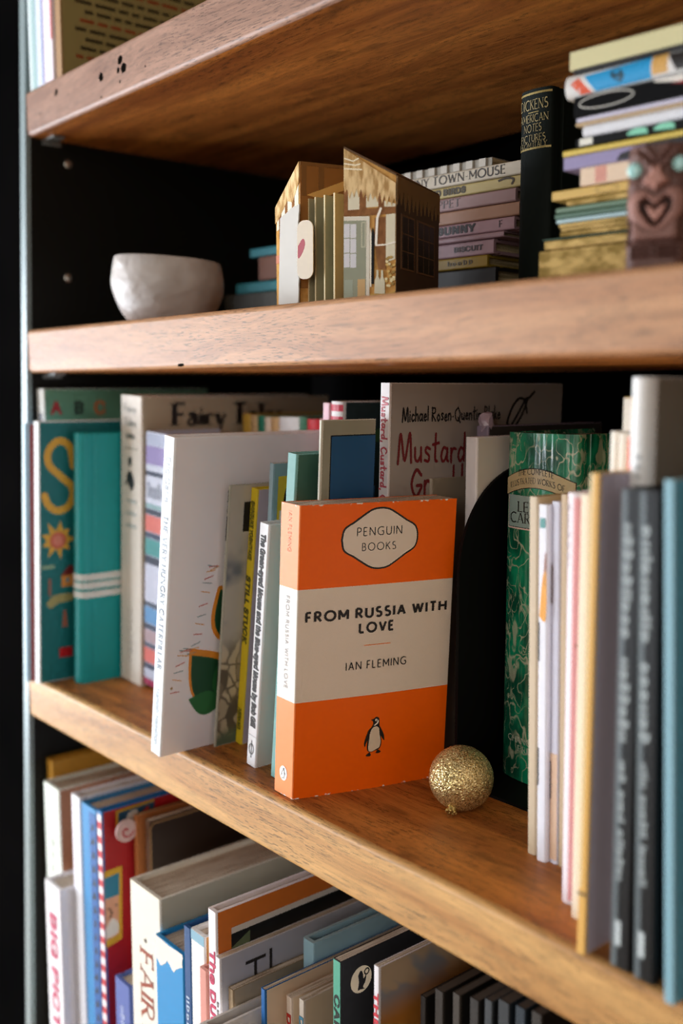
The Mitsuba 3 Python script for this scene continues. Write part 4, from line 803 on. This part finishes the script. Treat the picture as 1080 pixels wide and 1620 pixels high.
# carved figure
tk = thing('carved_figure', 'small dark carved wooden figure with a face and shell eyes, beside the right-hand stack', 'figurine')
NS, NZ = 90, 170; HT = .0530
S_, Z_ = np.meshgrid(np.linspace(-1, 1, NS), np.linspace(0, 1, NZ))
def q2(x, y): return ((x - 865) / 175, (1180 - y + (x - 865) * -.12) / 940)
def inside(poly, soft=.02):
    P_ = Polygon([(a_, .115 + .885 * b_) for a_, b_ in poly]); pts = shapely.points(S_.ravel() * .5, Z_.ravel()); P_ = affinity.scale(P_, .5, 1, origin=(0, 0))
    dd = shapely.distance(pts, P_.exterior); ins = shapely.contains(P_, pts)
    return np.clip(.5 + np.where(ins, dd, -dd) / (2 * soft), 0, 1).reshape(S_.shape)
heart = [(-.52, .50), (-.30, .535), (-.06, .475), (.06, .475), (.30, .55), (.52, .52), (.50, .44), (.20, .32), (0, .28), (-.22, .32), (-.50, .43)]
tongue = [(-.36, .475), (-.20, .47), (0, .43), (.20, .475), (.36, .48), (.22, .38), (0, .315), (-.22, .38)]
lip = [(-.95, .50), (-.72, .585), (-.40, .60), (-.05, .535), (.1, .535), (.45, .61), (.75, .60), (.95, .52), (.80, .38), (.30, .265), (0, .235), (-.30, .265), (-.80, .36)]
nose = [(-.42, .66), (-.20, .74), (-.12, .80), (.12, .80), (.20, .74), (.42, .67), (.12, .625), (0, .60), (-.12, .625)]
chin = [(-.72, .33), (-.35, .245), (0, .22), (.35, .245), (.66, .33), (.70, .18), (-.70, .17)]
H_ = .0009 * inside(lip, .03) - .0030 * inside(heart, .018) + .0026 * inside(tongue, .02) + .0030 * inside(nose, .025) + .0008 * inside(chin, .012)
for poly in ([(-.85, .92), (-.60, .94), (-.05, .80), (-.15, .76)], [(.85, .95), (.6, .96), (.05, .80), (.15, .77)], [(-.5, .97), (-.35, .98), (-.02, .88), (-.06, .84)], [(.5, .985), (.35, .985), (.02, .88), (.06, .84)]): H_ += .0016 * inside(poly, .016)
H_ -= .0018 * inside([(-1.0, .70), (-.45, .70), (-.45, .84), (-1.0, .84)], .03) + .0018 * inside([(.45, .73), (1.0, .73), (1.0, .87), (.45, .87)], .03)
H_ -= .0022 * inside([(-.92, .37), (-.76, .35), (-.76, .155), (-.92, .155)], .012) + .0022 * inside([(.76, .37), (.92, .38), (.92, .155), (.76, .155)], .012) + .0022 * inside([(-.9, .165), (.9, .165), (.9, .135), (-.9, .135)], .010)
for z in (.115, .075, .035):
    for x0, x1 in ((-.75, -.12), (.12, .75)): H_ -= .0022 * inside([(x0, z), (x1, z), (x1, z - .022), (x0, z - .022)], .008)
H_ -= .0022 * inside([(-.07, .14), (.07, .14), (.07, .02), (-.07, .02)], .010)
edge = .0075 * (1 - np.sqrt(np.clip(1 - np.abs(S_) ** 5, 0, 1)))
half = .0128 * (1 - .06 * np.clip(Z_ - .86, 0, 1) * 7 - .05 * np.exp(-((Z_ - .38) / .05) ** 2) * (np.abs(S_) > .8))
fx, fy, fz = S_ * half, -(H_ - edge) - .006, Z_ * HT
grid = np.stack([fx, fy, fz], -1).reshape(-1, 3); idx = np.arange(NS * NZ).reshape(NZ, NS)
f1 = np.stack([idx[:-1, :-1], idx[:-1, 1:], idx[1:, 1:], idx[1:, :-1]], -1).reshape(-1, 4)
back = grid.copy(); back[:, 1] = .009 - .006 * np.abs(S_.ravel()) ** 4
f2 = f1[:, ::-1] + len(grid)
rim = np.concatenate([idx[0, :], idx[1:, -1], idx[-1, -2::-1], idx[-2:0:-1, 0]]); nx_ = np.roll(rim, -1)
f3 = np.stack([rim, rim + len(grid), nx_ + len(grid), nx_], -1)
fc = np.vstack([f1, f2, f3]); vv = np.vstack([grid, back])
light = np.clip(inside(tongue) + .9 * inside(nose) + .55 * np.clip(inside(lip) - inside(heart), 0, 1) + .35 * inside(chin), 0, 1).ravel()
dark = np.clip(inside(heart, .018) - inside(tongue, .02), 0, 1).ravel()
colr = np.outer(1 - light, lin('#64453d')) + np.outer(light, lin('#b98678')); colr = colr * (1 - .75 * dark[:, None]); colr = np.vstack([colr, np.tile(lin('#4a322b'), (len(grid), 1))])
scene['mat_carved'] = {'type': 'twosided', 'bsdf': {'type': 'principled', 'base_color': {'type': 'mesh_attribute', 'name': 'vertex_color'}, 'roughness': .5, 'specular': .35}}
TY = math.radians(25); TU, TV = np.array([math.cos(TY), math.sin(TY), 0]), np.array([-math.sin(TY), math.cos(TY), 0]); TO = np.array([.5680, .0335, B1 + .0002])
put = lambda p: TO + p[:, :1] * TU + p[:, 1:2] * TV + p[:, 2:3] * np.array([0, 0, 1.])
fm = trimesh.Trimesh(put(vv), np.vstack([fc[:, [0, 1, 2]], fc[:, [0, 2, 3]]]), process=False)
obj('body', fm, 'mat_carved', tk, smooth=True, color=colr)
for s_, z_ in ((-.72, .812), (.70, .838)):
    e = trimesh.creation.icosphere(3, .0031); e.vertices *= [1, .45, 1.05]; e.vertices = put(e.vertices + [s_ * .0128, -.0056 + .0012 * 1.0 - .0004, z_ * HT])
    obj('eye', e, mat('#a9dcd8', .2, .7), tk, smooth=True, label='round pale turquoise shell eye')

# ---------------------------------------------------------------- top shelf, left end
TS = 'at the left of the top shelf'
ZT = A1 + .0002
b = Book('magazine', 'thin white magazine nearest the upright ' + TS, .0028, .0085, .0068, .25, 0, d=.18, col='#d3e2e3', z=ZT, style='mag')
b = Book('magazine', 'thin pale teal magazine second from the upright ' + TS, .0098, .0085, .0064, .25, 0, d=.18, col='#a3c4c4', z=ZT, style='mag')
b = Book('magazine', 'pale blue magazine with a violet edge ' + TS, .0166, .0085, .0130, .25, 0, d=.18, col='#cfd9e8', z=ZT, style='mag'); b.spine(R(.0100, .001, .0128, .249), mat('#9aa0cf'), 'violet_edge', 1)
b = Book('magazine', 'pinkish white magazine with a red edge ' + TS, .0300, .0085, .0165, .25, 0, d=.18, col='#e6dbe4', z=ZT, style='mag'); b.spine(R(.0138, .03, .0163, .249), mat('#c24a44'), 'red_edge', 1)
b = Book('old_book', 'tan book with an olive cover of printed lines ' + TS, .0485, .0100, .0095, .27, 0, d=.20, col='#a07c55', z=ZT, cover='#a08f58', style='soft')
for row in range(10):
    z = .016 + row * .0068; x0 = .012 + .004 * (row % 3)
    while x0 < .16:
        L = rng.uniform(.006, .020); b.cover(R(x0, z, min(x0 + L, .165), z + .0026), mat('#3a3016' if row % 4 else '#9a4a20'), 'print_line', 2); x0 += L + .0028

# ---------------------------------------------------------------- bottom shelf
ZS = S4 + .0002
LS = 'on the bottom shelf'
def low(label, x, y, t, ztop, col, kind='picture_book', d=.22, **k): return Book(kind, label + ' ' + LS, x, y, t, ztop - ZS, k.pop('lean', 0), d=d, col=col, z=ZS, **k)
low('tall mustard-yellow book at the left end', .0020, .0030, .0110, .7309, '#c68f2c', cover='#b98428')
b = low('cream and pale green book with a brown page edge, left end', .0149, -.0060, .0290, .7167, '#dfe4da', cover='#8d5a3c'); b.spine_text('abcdefg', .21, .008, '#b4beb0', 'greek', .08)
b = low('thick white boxed book with pink lettering', .0515, -.0240, .0285, .6490, '#e8e6ea', rough=.3); b.spine_text('BIG PICTURE', .165, .0120, '#b5305a', 'bold', .150)
low('thin white book behind the thick white one', .0823, -.0130, .0150, .7285, '#e3e4ea')
b = low('blue book with dark swirling spine print', .0981, -.0120, .0250, .7262, '#2f86bf', cover='#15568c')
b.spine(R(.0135, .002, .0245, .262), mat('#1a5a9c'), 'dark_blue_half', 1)
for k in range(22): b.spine(blob([(.014 + rng.uniform(0, .003), .012 + k * .0112), (.021 + rng.uniform(0, .002), .014 + k * .0112), (.019, .019 + k * .0112)]), mat('#0c2740'), 'swirl_print', 2)
b = low('red picture book with a white-dotted spine and a yellow-framed picture', .1240, -.0120, .0085, .7280, '#1f6fae', cover='#a8181c', style='hard')
for k in range(23): b.spine(R(.0012, .004 + k * .0116, .0076, .0100 + k * .0116), mat('#e9e3e4'), 'white_dot', 2)
b.spine(R(.0008, .002, .0080, .262), mat('#b5202c'), 'red_band', 1)
b.cover(Polygon([(-.0 + .0005, .1585), (.0142, .1617), (.0156, .2208), (.0005, .2203)]), mat('#d6a82c'), 'picture_frame', 3, 'yellow picture frame')
b.cover(Polygon([(.0005, .1640), (.0115, .1665), (.0128, .2160), (.0005, .2150)]), mat('#d9a184'), 'picture', 4); b.cover(Polygon([(.0005, .1980), (.0125, .1985), (.0128, .2160), (.0005, .2150)]), mat('#2f7f9f'), 'picture_patch', 5); b.cover(blob([(.0008, .166), (.0105, .168), (.0108, .176), (.0060, .181), (.0008, .174)]), mat('#e6e2dc'), 'picture_patch', 5); b.cover(LineString([(.003, .190), (.006, .186), (.004, .182)]).buffer(.0006), mat('#2a1a16'), 'picture_line', 6); b.cover(Point(.0098, .191).buffer(.0009), mat('#2a1a16'), 'picture_dot', 6)
b.cover(Polygon([(.0115, .245), (.045, .245), (.045, .267), (.0115, .266)]), mat('#c79a2a'), 'top_border', 3); b.cover(Polygon([(.0135, .248), (.045, .248), (.045, .265), (.0135, .264)]), mat('#1c4b66'), 'top_picture', 4); b.cover(blob([(.018, .250), (.026, .252), (.030, .262), (.022, .261)]), mat('#d8d2c6'), 'top_shape', 5); b.cover(blob([(.030, .250), (.038, .254), (.040, .263), (.033, .258)]), mat('#a8261f'), 'top_shape', 5)
b = low('brown board book with a round spiral disc at its front edge', .1385, .0115, .0040, .7220, '#b06a3a', kind='board_book', d=.16, style='soft', pages='mat_flat_pages')
dsc = trimesh.creation.cylinder(.0088, .0020, sections=40); dsc.apply_transform(trimesh.transformations.rotation_matrix(math.pi / 2, [0, 1, 0])); dsc.apply_translation([.1405, .0040, .7120]); dk_ = obj('spiral_disc', dsc, mat('#d3b2ae', .5), b.key, smooth=30, label='round pink disc with a red spiral')
sp_ = LineString([(.0010 * a * math.cos(a), .0010 * a * math.sin(a)) for a in np.linspace(.6, 6.0, 40)]).buffer(.0007)
m = extrude(sp_, .0003); q = m.vertices; m.vertices = np.stack([.1415 + q[:, 2], .0040 + q[:, 0], .7120 + q[:, 1]], 1); obj('spiral', m, mat('#b3303a', .5), dk_)
b = low('dark brown board book with rounded corners and a light edge line', .1500, .0150, .0060, .7210, '#5a3a22', kind='board_book', d=.18, style='soft', cover='#2c1c12')
b.cover(LineString([(.001, .20), (.001, .255), (.004, .2585), (.14, .2585)]).buffer(.0007), mat('#8d6a42'), 'edge_line', 3)
b = low('small violet-blue book with pale lettering', .1572, -.0175, .0225, .6100, '#4f62a3', kind='small_book', d=.10); b.spine_text('abcd efghij', .130, .0060, '#b9c3e0', 'greek', .060)
b = low('very thick off-white book with red-brown capitals down its spine', .1863, -.0185, .0419, .6978, '#e3ddcd', d=.24, cover='#b9b299', inset=.004)
b.spine(Point(.021, .199).buffer(.0016), mat('#2a1d16'), 'dot', 2); b.spine_text('FAIRY', .190, .0175, '#8f3a24', 'roman', .072)
b = low('bright blue cloth book with a torn white spine top', .2308, -.0240, .0360, .6765, '#1a86bf', d=.2, cover='#1c6fa3')
b.spine(Polygon(rough_line([(.0004, .2160), (.0356, .2160), (.0356, .2080), (.024, .1990), (.015, .2035), (.008, .1960), (.0004, .2000)], .0008, 4)).buffer(0), mat('#e6ddd2', .8), 'torn_patch', 2, 'torn whitish patch'); b.spine_text('abcdef', .120, .010, '#12304a', 'greek', .050)
b = low('slim navy book with small pale lettering', .2680, -.0240, .0085, .6985, '#1f4c7d'); b.spine_text('abcd efg hijklm', .190, .0036, '#b5c6da', 'greek', .080)
b = low('white book with pink script on its spine and a blue top', .2768, -.0240, .0165, .7000, '#e2dfda', cover='#c99455'); b.spine_text('the Co', .165, .0090, '#c2506a', 'hand', .050); b.spine(R(.0006, .2330, .0160, .2395), mat('#7fa9bb'), 'blue_top', 1)
low('small salmon-pink book between the script-lettered book and the pink-lettered one', .2945, -.0290, .0085, .6830, '#cf8d80', kind='small_book', d=.08)
b = low('white-spined picture book with pink lettering and an orange cover', .3046, -.0285, .0094, .7265, '#e6dfe0', cover='#d2732a')
b.spine_text('The DUCK & CATERPILLAR', .240, .0058, '#b8375a', 'bold', .160)
b.cover(Polygon([(.0110, .0), (.20, .0), (.20, .2515), (.0110, .2515)]), mat('#12110f'), 'dark_picture', 3, 'dark lower part of the cover'); b.cover(Polygon([(.0110, .2490), (.20, .2505), (.20, .2540), (.0110, .2530)]), mat('#d8cfc4'), 'white_stripe', 4); b.cover(Polygon([(.0110, .2), (.0244, .2), (.0250, .2470), (.0110, .2400)]), mat('#5d6a4c'), 'olive_patch', 5)
b = low('slim white book with black cut-out letters on its pale cover', .3150, -.0300, .0048, .6995, '#e3e0e2', cover='#b3b2ba', style='soft', d=.24)
b.cover(union_all([R(.019, .2285, .0345, .2305), R(.0255, .215, .0275, .2295), R(.0375, .217, .0395, .2325), R(.0375, .2175, .0470, .2195)]), mat('#2a2622'), 'cover_lettering', 4); b.spine_text('THE abcdefg', .21, .0026, '#6b6664', 'greek', .05)
b = low('tan picture book with bumped corners beside the black cut-out letters', .3212, -.0250, .0050, .6800, '#a08a6c', cover='#a8987f', style='soft')
b = low('soft crumpled white book, its spine out farthest', .3280, -.0520, .0110, .6700, '#d9d2ca', style='round', d=.07, round_=.003, pages=None)
b = low('light blue cloth slipcase with a dark denim inside', .3330, .0245, .0105, .7000, '#a9d2e2', kind='slipcase', cat='slipcase', d=.17, cover='#a6d0e0', inset=.004, pages='mat_denim')
b = low('beige picture book with a thin royal blue spine', .3460, -.0180, .0042, .6885, '#1d5f9e', cover='#dcc4a8', style='soft'); b.spine_text('HARRY BY', .205, .0027, '#c9d6e6', 'bold', .036)
b = low('beige book with red letters at the top of its spine', .3556, -.0060, .0050, .6835, '#d9c8b8', cover='#d9c4a8', style='soft'); b.spine_text('DO', .213, .0036, '#b3261f', 'bold', .018)
b = low('slim beige book with one pale blue letter beside the black cover', .3655, -.0040, .0046, .6855, '#cfc3b4', cover='#d6c0a2', style='soft'); b.spine_text('D', .215, .0036, '#4d88a3', 'bold', .008)
b = low('black-covered picture book with a green spine and a cream round emblem', .3990, -.0050, .0062, .7262, '#121212', cover='#121212', style='soft')
b.spine(R(.0001, .0004, .0061, .2656), mat('#4f9c82'), 'green_spine', 1); b.spine_text('CARSON ELLIS', .245, .0044, '#16201c', 'bold', .080)
b.cover(Point(.0153, .2500).buffer(.0080), mat('#d6c7a8'), 'round_emblem', 3, 'cream round emblem with a black bear')
b.cover(union_all([blob([(.0125, .2440), (.0135, .2490), (.0130, .2530), (.0150, .2555), (.0165, .2530), (.0170, .2500), (.0190, .2515), (.0185, .2480), (.0165, .2450), (.0180, .2435), (.0150, .2440)]), Point(.0195, .2535).buffer(.0017).exterior.buffer(.0004)]), mat('#141312'), 'bear', 4)
b = low('picture book with red spine letters and a tan and orange painting', .4333, -.0050, .0041, .7374, '#dcd6d8', cover='mat_painting', style='soft'); b.spine_text('THE RED', .262, .0034, '#c22a3a', 'bold', .045)
scene['mat_dim_pages'] = {'type': 'twosided', 'bsdf': {'type': 'diffuse', 'reflectance': {'type': 'rgb', 'value': lin('#5c534a')}}}  # page colour dimmed to stand in for shade
x = .452  # spine and cover colours of this row darkened to imitate shade
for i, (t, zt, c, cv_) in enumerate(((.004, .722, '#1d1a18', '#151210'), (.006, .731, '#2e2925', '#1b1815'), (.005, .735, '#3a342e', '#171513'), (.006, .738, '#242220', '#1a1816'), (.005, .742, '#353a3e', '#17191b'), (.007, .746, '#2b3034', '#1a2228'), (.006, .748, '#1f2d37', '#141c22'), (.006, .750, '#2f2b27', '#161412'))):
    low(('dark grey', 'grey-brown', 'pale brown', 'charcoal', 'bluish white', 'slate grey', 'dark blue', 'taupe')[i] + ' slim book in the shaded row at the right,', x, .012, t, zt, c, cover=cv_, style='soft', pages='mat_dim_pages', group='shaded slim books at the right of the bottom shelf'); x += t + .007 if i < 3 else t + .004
